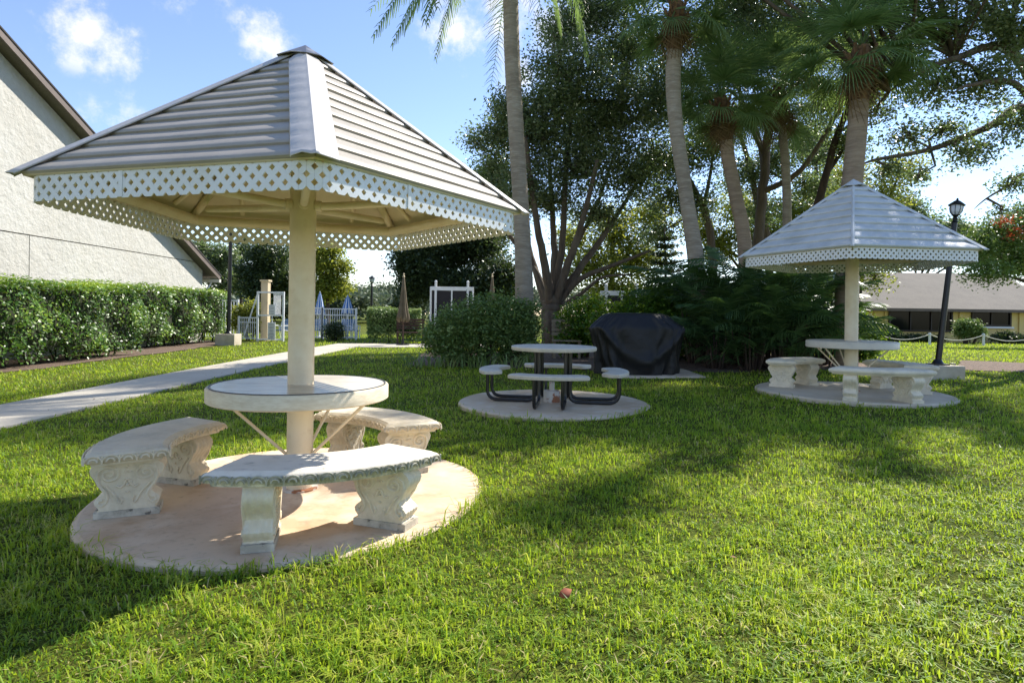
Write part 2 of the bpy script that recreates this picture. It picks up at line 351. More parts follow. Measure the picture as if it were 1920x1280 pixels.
# ------------------------------------------------------------------ grass
def inside(px, py, poly):
    r = np.zeros(len(px), bool); n = len(poly)
    for i in range(n):
        (x1, y1), (x2, y2) = poly[i], poly[(i+1) % n]
        c = ((y1 > py) != (y2 > py)) & (px < (x2-x1)*(py-y1)/((y2-y1) or 1e-9)+x1); r ^= c
    return r
def build_grass():
    Ps = []; Hs = []; Wd = []
    bands = [(1.55, 2.6, 7200, .042, .0050), (2.6, 4.2, 5200, .042, .0054), (4.2, 6.5, 3000, .042, .0066), (6.5, 9.5, 1400, .044, .0085), (9.5, 14, 520, .05, .011), (14, 22, 220, .05, .017), (22, 34, 60, .06, .03)]
    for (ya, yb, den, h, w) in bands:
        half = 1.02*yb+1.0; n = int(den*(yb-ya)*2*half)
        x = RNG.uniform(-half, half, n); y = RNG.uniform(ya, yb, n)
        k = np.abs(x) < 1.0*y+.9; x, y = x[k], y[k]
        ok = np.ones(len(x), bool); edge = np.zeros(len(x))
        for (cx, cy, r) in PADS:
            d = np.hypot(x-cx, y-cy); ok &= d > r-.03+RNG.uniform(-.03, .02, len(x)); edge = np.maximum(edge, np.clip(1-(d-r)/.12, 0, 1))
        e = RNG.uniform(0, .06, len(x))
        ok &= ~((x > -6.86-.03+e) & (x < -5.5+.03-e) & (y < 21.5)); ok &= ~((x > -6.86) & (x < -.5) & (y > 20.98) & (y < 23.65))
        ok &= ~((x > 1.78) & (x < 3.48) & (y > 10.78) & (y < 12.2))
        for q in MULCH: ok &= ~inside(x, y, q)
        ok &= ~((x < -10.3) & (y < 25.6))
        th = np.sin(x*23+3*np.sin(y*17))*np.sin(y*21+2.5*np.sin(x*19))+.6*np.sin(x*6.1+2*np.sin(y*5.3))*np.sin(y*7.3+x*1.9)
        ok &= RNG.uniform(-1.7, .35, len(x)) < th
        x, y = x[ok], y[ok]; edge = edge[ok]
        Ps.append(np.stack([x, y, gh(x, y)-.004], 1)); Hs.append(h*RNG.uniform(.5, 1.3, len(x))*(1+.45*edge)); Wd.append(np.full(len(x), w)*RNG.uniform(.7, 1.3, len(x)))
    P = np.concatenate(Ps); H = np.concatenate(Hs); Wd = np.concatenate(Wd); n = len(P)
    # patchy height and colour
    pt = np.sin(P[:, 0]*2.1+np.sin(P[:, 1]*1.7)*1.3)*np.sin(P[:, 1]*2.6+np.sin(P[:, 0]*1.3))
    pt2 = np.sin(P[:, 0]*7.3+2*np.sin(P[:, 1]*5.1))*np.sin(P[:, 1]*6.7+1.5*np.sin(P[:, 0]*4.3))
    H *= (1+.22*pt+.28*pt2)*np.where(RNG.uniform(0, 1, n) < .04, 1.7, 1)
    cell0 = (np.floor(P[:, 0]/.06).astype(int)*73856093 ^ np.floor(P[:, 1]/.06).astype(int)*19349663) % 4096; H *= (1+.25*RNG.normal(0, 1, 4096)[cell0]).clip(.5, 1.7)
    az = RNG.uniform(0, TAU, n); d = np.stack([np.cos(az), np.sin(az), np.zeros(n)], 1); s = np.stack([-np.sin(az), np.cos(az), np.zeros(n)], 1)
    lean = RNG.uniform(.1, 1.5, n)[:, None]; Hc = H[:, None]; w = Wd[:, None]
    zc = np.array([0, 0, 1.0])
    m = P+d*Hc*lean*.35+zc*Hc*.62; t = P+d*Hc*lean*1.0+zc*Hc*(1.02-.38*np.minimum(lean, 1))
    lo = np.stack([P-s*w*.5, P+s*w*.5, m+s*w*.5, m-s*w*.5], 1); hi = np.stack([m-s*w*.5, m+s*w*.5, t+s*w*.06, t-s*w*.06], 1)
    V = np.concatenate([lo, hi], 1).reshape(-1, 3)
    cell = (np.floor(P[:, 0]/.055).astype(int)*73856093 ^ np.floor(P[:, 1]/.055).astype(int)*19349663) % 4096; cr = RNG.normal(0, 1, 4096)[cell]; ch = RNG.normal(0, 1, 4096)[(cell*7+11) % 4096]
    ti = np.clip(.37+.10*pt2+.10*pt+.13*cr+RNG.normal(0, .13, n), 0, .85); dry = np.clip(np.sin(P[:, 0]*3.7+1.3*np.sin(P[:, 1]*2.9)+1)*np.sin(P[:, 1]*4.1+1.7*np.sin(P[:, 0]*2.2)), 0, 1); ti[RNG.uniform(0, 1, n) < .03+.10*dry] = 1.0; big = RNG.uniform(0, 1, n) < .02
    struct(npmesh('grass', V, 4, np.repeat(ti, 2), M['grass']), 'stuff')
    print('grass blades', n)
build_grass()
# ------------------------------------------------------------------ gazebos
def fillet_path(R, ph, rf, npt=14):
    """rounded pentagon polyline starting at the middle of corner 0"""
    c = [Vector((R*math.cos(ph+k*TAU/5), R*math.sin(ph+k*TAU/5))) for k in range(5)]; pts = []
    for k in range(5):
        p0, p, p1 = c[k-1], c[k], c[(k+1) % 5]; d0 = (p0-p).normalized(); d1 = (p1-p).normalized(); tl = rf*math.tan(TAU/10)
        bis = (d0+d1).normalized(); cen = p+bis*(rf/math.cos(TAU/10)); a = p+d0*tl; b = p+d1*tl
        va, vb = a-cen, b-cen; a0 = math.atan2(va.y, va.x); da = (math.atan2(vb.y, vb.x)-a0+PI) % TAU-PI
        pts.append([cen+Vector((rf*math.cos(a0+da*i/npt), rf*math.sin(a0+da*i/npt))) for i in range(npt+1)])
    allp = []
    h = npt//2
    allp += pts[0][h:]
    for k in range(1, 5): allp += pts[k]
    allp += pts[0][:h+1]
    P = np.array([(p.x, p.y) for p in allp]); S = np.concatenate([[0], np.cumsum(np.hypot(*np.diff(P, axis=0).T))])
    return P, S
def make_gazebo(name, label, cen, z0, ph, roofm, capw, topm, sidem, group, seed):
    rnd = random.Random(seed)
    g = thing(name, label, 'shelter', (cen.x, cen.y, z0+.03), 0, group); dz = -.03
    R, zb, zt, za, Re = 1.4987, 1.837+dz, 1.9874+dz, 3.0758+dz, 1.522
    rnd = random.Random(3)
    cor = lambda k, r: Vector((r*math.cos(ph+k*TAU/5), r*math.sin(ph+k*TAU/5), 0))
    # post
    MB().lathe((0, 0, 0), [(.088, 0), (.088, 1.9), (.086, 2.2), (.084, za-.15)], 32).obj('post', M['cream'], g, 'angle')
    MB().lathe((0, 0, 0), [(.125, 0), (.125, .01), (.09, .014)], 32).obj('base_flange', M['rust'], g, 'angle')
    # lattice skirt
    P, S = fillet_path(R, ph, .13); Ltot = S[-1]; Ls = Ltot/5; n = 24; p = Ls/n; hy = (zt-zb)/4; hx = p/2; ax, ay = hx*.47, hy*.47
    for k in range(5):
        mb = MB()
        def pt(s, z):
            s = k*Ls+s; x = np.interp(s, S, P[:, 0]); y = np.interp(s, S, P[:, 1]); return (x, y, zb+z)
        for row in range(5):
            cy = row*hy
            cs = [(i+.5)*p for i in range(n)] if row % 2 == 0 else [i*p for i in range(n+1)]
            for cx in cs:
                for sx in (-1, 1):
                    if (cx <= 1e-6 and sx < 0) or (cx >= Ls-1e-6 and sx > 0): continue
                    for sy in (-1, 1):
                        if (row == 0 and sy < 0) or (row == 4 and sy > 0): continue
                        q = [pt(cx+sx*ax, cy), pt(cx+sx*hx, cy), pt(cx, cy+sy*hy), pt(cx, cy+sy*ay)]
                        mb.add(q, [(0, 1, 2, 3) if sx*sy > 0 else (3, 2, 1, 0)])
        o = mb.obj('lattice_skirt', M['white_pvc'], g, mods=[('solid', .007)])
        js = Ls*(.36 if k % 2 == 0 else .97); a_, b_ = Vector(pt(js-.012, .004)), Vector(pt(js+.012, .004)); on = Vector((a_.x+b_.x, a_.y+b_.y, 0)).normalized()
        MB().add([a_+on*.006, b_+on*.006, b_+on*.006+Vector((0, 0, zt-zb-.008)), a_+on*.006+Vector((0, 0, zt-zb-.008))], [(0, 1, 2, 3)]).obj('joint_strip', M['white_pvc'], o, mods=[('solid', .003)])
    # roof panels, soffits, ridge caps
    ap = Vector((0, 0, za)); ze = zt-.002
    NCs = 11 if topm == 'near' else 9; lip = 1.0 if topm == 'near' else 1.55
    for k in range(5):
        A, B = cor(k, Re)+Vector((0, 0, ze)), cor(k+1, Re)+Vector((0, 0, ze)); nrm = (B-A).cross(ap-A).normalized()
        if nrm.z < 0: nrm = -nrm
        mb = MB(); tm = .955
        prof = [(0, -.002), (0, .014), (.05, .019), (.25, .0195), (.6, .013), (1.0, .002)]
        for c in range(NCs):
            t0, t1 = tm*c/NCs, tm*(c+1)/NCs; rows = []; sag = rnd.uniform(-.003, .003)
            for (q, off) in prof:
                t = t0+(t1-t0)*q; a = A.lerp(ap, t); b = B.lerp(ap, t); row = []
                for i in range(9):
                    u = i/8; row.append(a.lerp(b, u)+nrm*(off*lip+sag*math.sin(PI*u)+.0008*math.sin(u*11+c*1.7+k)))
                rows.append(row)
            vs = [v for r in rows for v in r]
            mb.add(vs, [(r*9+i, r*9+i+1, (r+1)*9+i+1, (r+1)*9+i) for r in range(len(rows)-1) for i in range(8)])
        mb.obj('roof_panel', roofm, g, 'angle')
        a, b, c = A-nrm*.006, B-nrm*.006, ap-nrm*.006
        ms = MB(); prev = None
        for c2 in range(8):                                                    # overlapping soffit sheets with small steps
            t0, t1 = c2/8, (c2+1)/8
            ms.add([a.lerp(c, t0)-nrm*.008, b.lerp(c, t0)-nrm*.008, b.lerp(c, t1)-nrm*.001, a.lerp(c, t1)-nrm*.001], [(3, 2, 1, 0)])
            ms.add([a.lerp(c, t0)-nrm*.008, b.lerp(c, t0)-nrm*.008, b.lerp(c, t0)+nrm*.003, a.lerp(c, t0)+nrm*.003], [(0, 1, 2, 3)])
        ms.obj('soffit_panel', M['cream_under'], g)
        # ridge cap on hip k
        w = capw[k]; tip = 1.045; mc = MB(); rows = []; nt_ = 44
        e1 = (cor(k+1, 1)-cor(k, 1)).normalized(); e0 = (cor(k-1, 1)-cor(k, 1)).normalized()
        for i in range(nt_+1):
            t = (1-tip)+(.95-(1-tip))*i/nt_
            h = A.lerp(ap, t); lim = max(0.02, (1-t)*Re*1.1)
            ww = min(w, lim*.48); bul = .014*abs(math.sin(PI*t*NCs)) if w > .1 else .004*abs(math.sin(PI*t*NCs))
            up = Vector((0, 0, 1))
            h=h+up*.012; h0 = h+up*.034
            row = [h+e0*ww+up*.022, h+e0*ww*.98+up*.03, h+e0*ww*.55+up*(.03+bul), h+e0*ww*.2+up*.033, h0, h+e1*ww*.2+up*.033, h+e1*ww*.55+up*.031, h+e1*ww*.98+up*.03, h+e1*ww+up*.022]
            rows.append(row)
        nn = 9; mc.add([v for r in rows for v in r], [(r*nn+i, r*nn+i+1, (r+1)*nn+i+1, (r+1)*nn+i) for r in range(nt_) for i in range(nn-1)])
        mc.obj('ridge_cap', M['cap'] if topm == 'near' else roofm, g, 'angle', [('solid', .004)])
        # hip rafter, strut, ring beam, jack rafters
        hip = lambda r, d=.05: Vector((math.cos(ph+k*TAU/5)*r, math.sin(ph+k*TAU/5)*r, za+(ze-za)*r/Re-d))
        MB().tube([hip(.07, .06), hip(R-.12, .055)], .03, 12).obj('hip_rafter', M['cream'], g, 'angle')
        cx = cor(k, 1)
        MB().tube([cx*.08+Vector((0, 0, 2.0+dz)), cx*.2+Vector((0, 0, 2.003+dz)), cx*1.18+Vector((0, 0, 2.075+dz))], .027, 12).tube([cx*.085+Vector((0, 0, 2.0+dz)), cx*.125+Vector((0, 0, 2.001+dz))], .038, 12).obj('strut', M['cream'], g, 'angle')
        a2, b2 = cor(k, R-.15), cor(k+1, R-.15); zz = Vector((0, 0, zt+.012))
        MB().tube([a2+zz, b2+zz], .038, 12).obj('ring_beam', M['cream'], g, 'angle')
        mj = MB(); inn = -((a2+b2)/2).normalized()
        for u, ln in ((.22, .42), (.5, 1.1), (.78, .42)):
            s0 = a2.lerp(b2, u); e = s0+inn*ln
            def zz2(q):
                # height of this roof face above q
                apoth = ((A+B)/2).to_2d().length; dd = q.to_2d().dot(-inn.to_2d())
                return za+(ze-za)*dd/apoth
            mj.tube([Vector((s0.x, s0.y, zz2(s0)-.04)), Vector((e.x, e.y, zz2(e)-.04))], .018, 8)
        mj.obj('jack_rafter', M['cream'], g, 'angle')
    # apex cap: creased five-sided hat
    mb = MB(); ring = []; Ra = .17; rnd2 = random.Random(seed)
    vs = [(0, 0, za+.045)]
    for k in range(10):
        a = ph+k*TAU/10; r = Ra*(1.15 if k % 2 == 0 else .98); vs.append((r*math.cos(a), r*math.sin(a), za-(.085 if k % 2 == 0 else .07)+rnd2.uniform(-.012, .012)))
    mb.add(vs, [(0, 1+k, 1+(k+1) % 10) for k in range(10)]); mb.obj('apex_cap', M['apex'] if topm == 'near' else roofm, g, mods=[('solid', .006)])
    # table fixed round the post
    tr = .6; tz = .76-.03
    tb = MB().lathe((0, 0, 0), [(tr-.012, tz-.103), (tr, tz-.095), (tr, tz-.012), (tr-.006, tz-.004), (tr-.02, tz-.002)], 72).obj('tabletop', sidem, g, 'angle')
    MB().lathe((0, 0, 0), [(tr-.03, tz-.004), (tr-.034, tz+.001)], 72).obj('table_surface', M['table_gloss'] if topm == 'near' else M['table_grey'], tb)
    if topm == 'near':
        mb = MB(); seg = 72
        for (r, z) in ((tr-.019, tz-.003), (tr-.019, tz+.003), (tr-.027, tz+.003), (tr-.027, tz-.003)):
            for k in range(seg): mb.v.append((r*math.cos(TAU*k/seg), r*math.sin(TAU*k/seg), z))
        for i in range(3):
            for k in range(seg): mb.f.append((i*seg+k, i*seg+(k+1) % seg, (i+1)*seg+(k+1) % seg, (i+1)*seg+k))
        mb.obj('rim_ring', M['dark_ring'], tb)  # thin dark ring just inside the table rim
    for a in ((-165, -10, 75, 110) if topm == 'near' else (-160, -20, 80, 130)):
        a = math.radians(a); c_, s_ = math.cos(a), math.sin(a)
        MB().tube([(c_*.085, s_*.085, .24), (c_*.13, s_*.13, .28), (c_*.5, s_*.5, tz-.1)], .011, 8).obj('brace', M['cream'], g, 'angle')
    return g
make_gazebo('gazebo', 'near pentagonal gazebo with taupe slatted roof, cream post and built-in glossy round table', NC, ZN, -1.2003, M['roof_near'], [.135, .06, .06, .06, .06], 'near', M['tabletop'], 'gazebos with round tables on the lawn', 5)
make_gazebo('gazebo', 'far shaded gazebo with whitish slatted roof beside the leaning black lamp post', FC, ZF, -2.0861, M['roof_far'], [.022, .06, .06, .06, .06], 'far', M['table_grey'], 'gazebos with round tables on the lawn', 6)
# ------------------------------------------------------------------ curved concrete benches
BR, BH, BD = .98, math.radians(32), .42
def bench_meshes(topm, basem, legm, carve):
    ri, ro = BR-BD/2, BR+BD/2; na = 28
    zt = .42; z0 = zt-.085
    def loop(ins, z):
        r0, r1 = ri+ins, ro-ins; h0 = BH-ins/r0; h1 = BH-ins/r1
        inn = [(r0*math.cos(-h0+2*h0*i/na), r0*math.sin(-h0+2*h0*i/na), z) for i in range(na+1)]
        ou = [(r1*math.cos(-h1+2*h1*i/na), r1*math.sin(-h1+2*h1*i/na), z) for i in range(na+1)]
        return inn, ou
    prof = [(.05, z0), (.035, z0+.003), (.03, z0+.018), (.012, z0+.024), (.003, z0+.038), (.0, z0+.05), (.004, z0+.064), (.014, z0+.074), (.028, z0+.079), (.034, z0+.085)]
    mb = MB(); loops = []
    for (ins, z) in prof:
        a, b = loop(ins, z); loops.append(len(mb.v)); mb.v += a+b[::-1]
    n = 2*(na+1)
    for l0, l1 in zip(loops, loops[1:]):
        for k in range(n): k2 = (k+1) % n; mb.f.append((l0+k2, l0+k, l1+k, l1+k2))
    for l, fl in ((loops[0], 0), (loops[-1], 1)):
        for i in range(na):
            q = (l+i, l+i+1, l+n-2-i, l+n-1-i); mb.f.append(q if not fl else q[::-1])
    seat = mb
    eg = MB()
    if carve:
        def egg(P, T, U, O, s):
            pts = [P+T*(s*.5*math.cos(a))+U*(-.016+.036*math.sin(a))+O*(.006-.002*abs(math.sin(a))) for a in [PI*i/10 for i in range(11)]]
            eg.tube(pts, .0045, 5)
            pts = [P+T*(s*.24*math.cos(a))+U*(-.014+.018*math.sin(a))+O*.006 for a in [PI*i/6 for i in range(7)]]
            eg.tube(pts, .0055, 5)
            eg.tube([P+T*s*.5+U*-.024+O*.003, P+T*s*.5+U*.02+O*.004], .005, 5)
        zc = Vector((0, 0, z0+.046))
        for r, sg, cnt in ((ro, 1, 16), (ri, -1, 11)):
            for i in range(cnt):
                a = -BH+2*BH*(i+.5)/cnt; o = Vector((math.cos(a), math.sin(a), 0)); t = Vector((-math.sin(a), math.cos(a), 0))
                egg(o*r+zc, t, Vector((0, 0, 1)), o*sg, 2*BH*r/cnt)
        for sg in (-1, 1):
            for i in range(5):
                r = ri+(ro-ri)*(i+.5)/5; a = sg*BH; o = Vector((-math.sin(a), math.cos(a), 0))*sg; t = Vector((math.cos(a), math.sin(a), 0))
                egg(t*r+zc, t, Vector((0, 0, 1)), o, (ro-ri)/5)
    # leg in its own frame: x radial, y thickness
    lg = MB(); H = z0-.001; hb = .165; th = .078
    pr = [(.12, .94), (.15, .88), (.19, .92), (.24, 1.01), (.30, 1.04), (.35, .96), (.40, .82), (.46, .74), (.53, .77), (.60, .88), (.68, 1.02), (.76, 1.13), (.84, 1.17), (.91, 1.12), (.96, 1.0), (1.0, .93)]
    fl = 20; rows = []
    for (h, w) in pr:
        row = []
        for sg in (1, -1):
            for i in range(fl+1):
                y = (-1+2*i/fl)*sg; x = hb*w*sg
                x -= sg*(.006*(.5-.5*math.cos(y*PI*4.5)) if abs(y) < .97 else .004)
                row.append((x, y*th*(1-.10*math.sin(PI*h)), h*H))
        rows.append(row)
    n = len(rows[0]); lg.add([v for r in rows for v in r], [(j*n+k, j*n+(k+1) % n, (j+1)*n+(k+1) % n, (j+1)*n+k) for j in range(len(rows)-1) for k in range(n)])
    lg.f.append(tuple((len(rows)-1)*n+k for k in range(n)))
    # carved scrolls on both faces
    for sy in (-1, 1):
        yb = sy*(th*.93)
        def line(pts, r=.0095): lg.tube([Vector((x*hb, yb+sy*.001, z*H)) for x, z in pts], r, 6)
        for sx in (-1, 1):
            line([(sx*(.56+.40*(1-t/26)*math.cos(-.6+t*.52)), .76+.17*(1-t/26)*math.sin(-.6+t*.52)) for t in range(25)])
            line([(sx*.98, .72), (sx*.86, .58), (sx*.68, .46), (sx*.60, .36), (sx*.66, .27), (sx*.80, .22), (sx*.90, .26), (sx*.86, .32), (sx*.76, .32)])
            line([(sx*.70, .58), (sx*.52, .48), (sx*.40, .40), (sx*.30, .28), (sx*.20, .24), (sx*.14, .30), (sx*.22, .36)], .0075)
            line([(sx*.34, .56), (sx*.22, .52), (sx*.10, .58), (sx*.06, .66)], .0075)
        for (x, z) in ((0, .88), (0, .66), (.09, .62), (-.09, .62), (0, .56), (0, .44), (.07, .8), (-.07, .8)):
            lg.lathe((x*hb, yb, z*H-.008), [(.003, 0), (.011, .004), (.012, .010), (.004, .016)], 8)
    ft = MB().box((0, 0, H*.06), (hb*2.06, th*2.08, H*.12)); ft.box((0, 0, H*.1225), (hb*1.92, th*1.94, H*.005))
    return seat, eg, lg, ft
def make_bench(label, topm, legm, basem, carve, carvem, group, twist=(0, 0)):
    g = thing('curved_bench', label, 'bench', (0, 0, 0), 0, group)
    s, e, l, f = bench_meshes(topm, basem, legm, carve)
    so = s.obj('seat', topm, g, 'angle')
    if carve: e.obj('carved_edge', carvem, so, 'angle')
    me_l = None
    for sg in (-1, 1):
        a = sg*math.radians(20); q = (math.cos(a)*BR, math.sin(a)*BR, 0)
        if me_l is None:
            lo = l.obj('leg', legm, g, 'angle'); fo = f.obj('foot', basem, lo, mods=[('bevel', .006)]); me_l, me_f = lo.data, fo.data
        else:
            lo = link('leg', me_l, None, g); fo = link('foot', me_f, None, lo, mods=[('bevel', .006)])
        lo.location = q; lo.rotation_euler = (0, 0, a+math.radians(twist[0] if sg < 0 else twist[1]))
    return g
GB = 'curved concrete benches around the gazebo tables'
b1 = make_bench('concrete bench with mossy carved edge, nearest, half under the lattice shadow', M['bench_aged'], M['bench'], M['bench_base'], True, M['bench_carve'], GB, (10, 26))
b1.location = (-1.414, 4.20, .031); b1.rotation_euler = (0, 0, math.radians(-65))
b2 = make_bench('shaded pale concrete bench with two scroll legs, between near gazebo and sidewalk', M['bench'], M['bench'], M['bench_base'], True, M['bench'], GB)
b2.location = (-1.41, 4.03, .031); b2.rotation_euler = (0, 0, math.radians(183.5))
dup(b2, (-1.62, 4.05, .031), math.radians(55), 'sunlit pale concrete bench behind the near gazebo post, toward the picnic table')
b3 = make_bench('grey concrete bench at the far gazebo, on its side facing the dark palms', M['bench_far'], M['bench_far'], M['bench_far'], False, None, GB)
b3.location = (FC.x-.04, FC.y-.20, ZF+.031); b3.rotation_euler = (0, 0, math.radians(124))
dup(b3, (FC.x-.02, FC.y-.12, ZF+.031), math.radians(-102), 'grey concrete bench in front of the far gazebo post, facing the open lawn')
dup(b3, (FC.x-.16, FC.y-.04, ZF+.031), math.radians(8), 'grey concrete bench at the far gazebo, nearest the leaning lamp post')
# ------------------------------------------------------------------ round picnic table with four seats
def picnic():
    g = thing('picnic_table', 'round grey picnic table with four curved seats on bent black tubes', 'picnic table', (MC.x, MC.y, ZM+.03), math.radians(-98))
    tr, tz = .567, .735
    MB().lathe((0, 0, 0), [(tr-.05, tz-.055), (tr-.008, tz-.052), (tr, tz-.04), (tr, tz-.01), (tr-.01, tz)], 64).obj('tabletop', M['seat_grey'], g, 'angle')
    for k in range(4):
        a0 = k*PI/2; r0, r1, hh, z = .72, .99, math.radians(33), .43
        mb = MB(); na = 24; pr = [(.02, z-.05), (.002, z-.045), (0, z-.012), (.01, z)]; ls = []
        for ins, zz in pr:
            inn = []; ou = []
            for i in range(na+1):
                u = -1+2*i/na; rc = (r0+r1)/2; w = (r1-r0)/2-ins
                e = 1-max(0, abs(u)-.86)/.14; w2 = w*math.sqrt(max(0.02, 1-(1-e)**2))
                a = a0+u*(hh-ins/rc)
                inn.append(((rc-w2)*math.cos(a), (rc-w2)*math.sin(a), zz)); ou.append(((rc+w2)*math.cos(a), (rc+w2)*math.sin(a), zz))
            ls.append(len(mb.v)); mb.v += inn+ou[::-1]
        n = 2*(na+1)
        for l0, l1 in zip(ls, ls[1:]):
            for q in range(n): q2 = (q+1) % n; mb.f.append((l0+q2, l0+q, l1+q, l1+q2))
        for l, fl in ((ls[0], 0), (ls[-1], 1)):
            for i in range(na):
                q = (l+i, l+i+1, l+n-2-i, l+n-1-i); mb.f.append(q if not fl else q[::-1])
        mb.obj('seat', M['seat_grey'], g, 'angle')
        for sg in (-1, 1):
            off = sg*.17; d = Vector((math.cos(a0), math.sin(a0), 0)); t = Vector((-d.y, d.x, 0))*off
            def bend(c, p, q, r=.09, m=6):
                o = []
                for i in range(m+1):
                    u = i/m; o.append((c+(p-c).normalized()*r)*(1-u)**2+c*2*u*(1-u)+(c+(q-c).normalized()*r)*u**2)
                return o
            A, B, C, D = d*.86+t+Vector((0, 0, z-.05)), d*.86+t+Vector((0, 0, .026)), d*.22+t+Vector((0, 0, .026)), d*.22+t+Vector((0, 0, tz-.06))
            MB().tube([A]+bend(B, A, C, .14)+bend(C, B, D, .12)+[D], .022, 10).obj('leg', M['black_tube'], g, 'angle')
    o = MB().lathe((0, 0, 0), [(.11, 0), (.11, .13), (.10, .15), (.035, .155), (.035, .26)], 28).obj('umbrella_stand', M['rust'], None, 'angle')
    o.location = (MC.x-.02, MC.y-.02, ZM+.031); tag(o, 'rust-stained white umbrella stand on the pad under the black-legged picnic table', 'umbrella stand')
picnic()
# ------------------------------------------------------------------ covered grill
def grill():
    g = thing('covered_grill', 'large grill hidden under a draped black vinyl cover', 'grill', (2.36, 11.4, float(gh(2.3, 11.4))+.03), math.radians(-4))
    rnd = random.Random(4); seg = 120; mb = MB(); H = 1.14
    def se(a, hx, hy, e): c, s = math.cos(a), math.sin(a); return Vector((hx*math.copysign(abs(c)**e, c), hy*math.copysign(abs(s)**e, s), 0))
    lv = [(0, .74, .38, .6, 0), (.06, .745, .385, .6, .02), (.14, .75, .39, .6, .03), (.22, .76, .39, .58, .01), (.3, .765, .40, .56, 0), (.4, .78, .40, .55, 0), (.5, .795, .40, .54, 0), (.6, .81, .40, .52, 0), (.7, .84, .40, .5, 0), (.80, .86, .40, .5, 0), (.85, .87, .40, .52, 0), (.89, .85, .39, .55, 0), (.93, .80, .375, .58, -.01), (.98, .73, .35, .6, -.02), (1.03, .675, .33, .6, -.02), (1.08, .625, .305, .6, -.02), (1.115, .57, .275, .62, -.02), (1.138, .48, .22, .65, -.02), (1.145, .2, .09, .8, -.02)]
    ph = [rnd.uniform(0, TAU) for _ in range(6)]
    for (z, hx, hy, e, ox) in lv:
        for k in range(seg):
            a = TAU*k/seg; p = se(a, hx, hy, e); lo = max(0, 1-z/.85)
            f = .075*lo*(math.sin(9*a+ph[0]+z*2)*.6+math.sin(15*a+ph[1]-z*4)*.4+math.sin(23*a+ph[2]+z*6)*.25)+.016*math.sin(13*a+ph[3]+z*3)*(z < 1.1)+.01*math.sin(29*a+ph[5]-z*9)*(z < 1.1)
            n = Vector((math.cos(a), math.sin(a), 0)); p += n*f
            # one wide swag across the front
            if p.y < -.1 and z < .9: p.y -= .075*math.exp(-((z-(.22+.95*abs(p.x-.1)**1.6))/.07)**2)
            zz = z+.02*lo*math.sin(5*a+ph[4]) if z > 0.05 else z
            mb.v.append((p.x+ox, p.y, zz))
    for i in range(len(lv)-1):
        for k in range(seg): mb.f.append((i*seg+k, i*seg+(k+1) % seg, (i+1)*seg+(k+1) % seg, (i+1)*seg+k))
    mb.f.append(tuple((len(lv)-1)*seg+k for k in range(seg)))
    o = mb.obj('cover', M['tarp'], g, True); sb = o.modifiers.new('sub', 'SUBSURF'); sb.levels = sb.render_levels = 1
    m3 = MB().box((-.62, .05, .35), (.04, .3, .7)).box((.62, .05, .35), (.04, .3, .7)); m3.obj('cart_frame', M['black_tube'], g)
grill()
# ------------------------------------------------------------------ lamp posts
def lamp(name, label, base, bs, top, rb, rz, lantern, group, cable=False, scale=1.):
    g = thing(name, label, 'lamp', base, rz, group)
    MB().box((0, 0, bs[2]/2-.05), (bs[0], bs[1], bs[2]+.1)).obj('footing', M['block'], g, mods=[('bevel', .015)])
    t = Vector(top); b = Vector((0, 0, bs[2])); u = (t-b).normalized()
    MB().box((0, 0, bs[2]+.012), (rb*5, rb*5, .024)).lathe((0, 0, bs[2]+.024), [(rb*2.0, 0), (rb*1.6, .03), (rb*1.2, .07)], 20).obj('base_plate', M['black_iron'], g)
    MB().tube([b+u*.02, b.lerp(t, .5), t], [rb, rb*.95, rb*.85], 18).obj('pole', M['black_iron'], g, 'angle')
    if lantern:
        h = bpy.data.objects.new('lantern', None); COL.objects.link(h); h.parent = g; h.location = t
        h.rotation_euler = u.to_track_quat('Z', 'Y').to_euler(); s = scale
        MB().lathe((0, 0, 0), [(.045*s, 0), (.06*s, .02*s), (.04*s, .05*s), (.05*s, .09*s), (.03*s, .12*s), (.055*s, .15*s), (.07*s, .165*s)], 16).obj('collar', M['black_iron'], h, 'angle')
        MB().lathe((0, 0, .165*s), [(.06*s, 0), (.10*s, .06*s), (.115*s, .14*s), (.11*s, .20*s)], 8).obj('lamp_glass', M['lamp_glass'], h)
        MB().lathe((0, 0, .36*s), [(.15*s, 0), (.155*s, .012*s), (.10*s, .06*s), (.05*s, .10*s), (.02*s, .115*s), (.025*s, .135*s), (.008*s, .16*s)], 16).obj('cap', M['black_iron'], h, 'angle')
        mr = MB()
        for k in range(8):
            a = TAU*k/8; c, s2 = math.cos(a), math.sin(a)
            mr.tube([(c*.064*s, s2*.064*s, .165*s), (c*.104*s, s2*.104*s, .225*s), (c*.119*s, s2*.119*s, .305*s), (c*.114*s, s2*.114*s, .365*s)], .006*s, 5)
        mr.obj('glazing_bars', M['black_iron'], h)
    if cable: MB().tube([(bs[0]/2-.1, 0, bs[2]+.03), (bs[0]/2-.02, -.02, bs[2]+.02), (bs[0]/2+.02, -.03, bs[2]-.06), (bs[0]/2+.02, -.03, -.03)], .014, 8).obj('cable', M['black_iron'], g, 'angle')
    return g
lb = G(1758, 709); lb.z -= .01
dl = lb.y; tl = W(1790, 418, dl)-lb
lamp('lamp_post', 'black lantern lamp post leaning on a concrete footing beside the far gazebo', lb, (.62, .5, .25), (tl.x, tl.y, tl.z), .05, 0, True, 'black lamp posts', True, .86)
l2 = G(428, 647); t2 = W(433, 424, l2.y)-l2
lamp('lamp_post', 'black lamp pole rising from a tan block at the end of the long hedge', l2, (.72, .6, .42), (t2.x, t2.y, t2.z), .07, 0, True, 'black lamp posts', False, 1.15)
p3 = W(697, 560, 46); p3.z = float(gh(p3.x, p3.y)); t3 = W(697, 537, 46)-p3
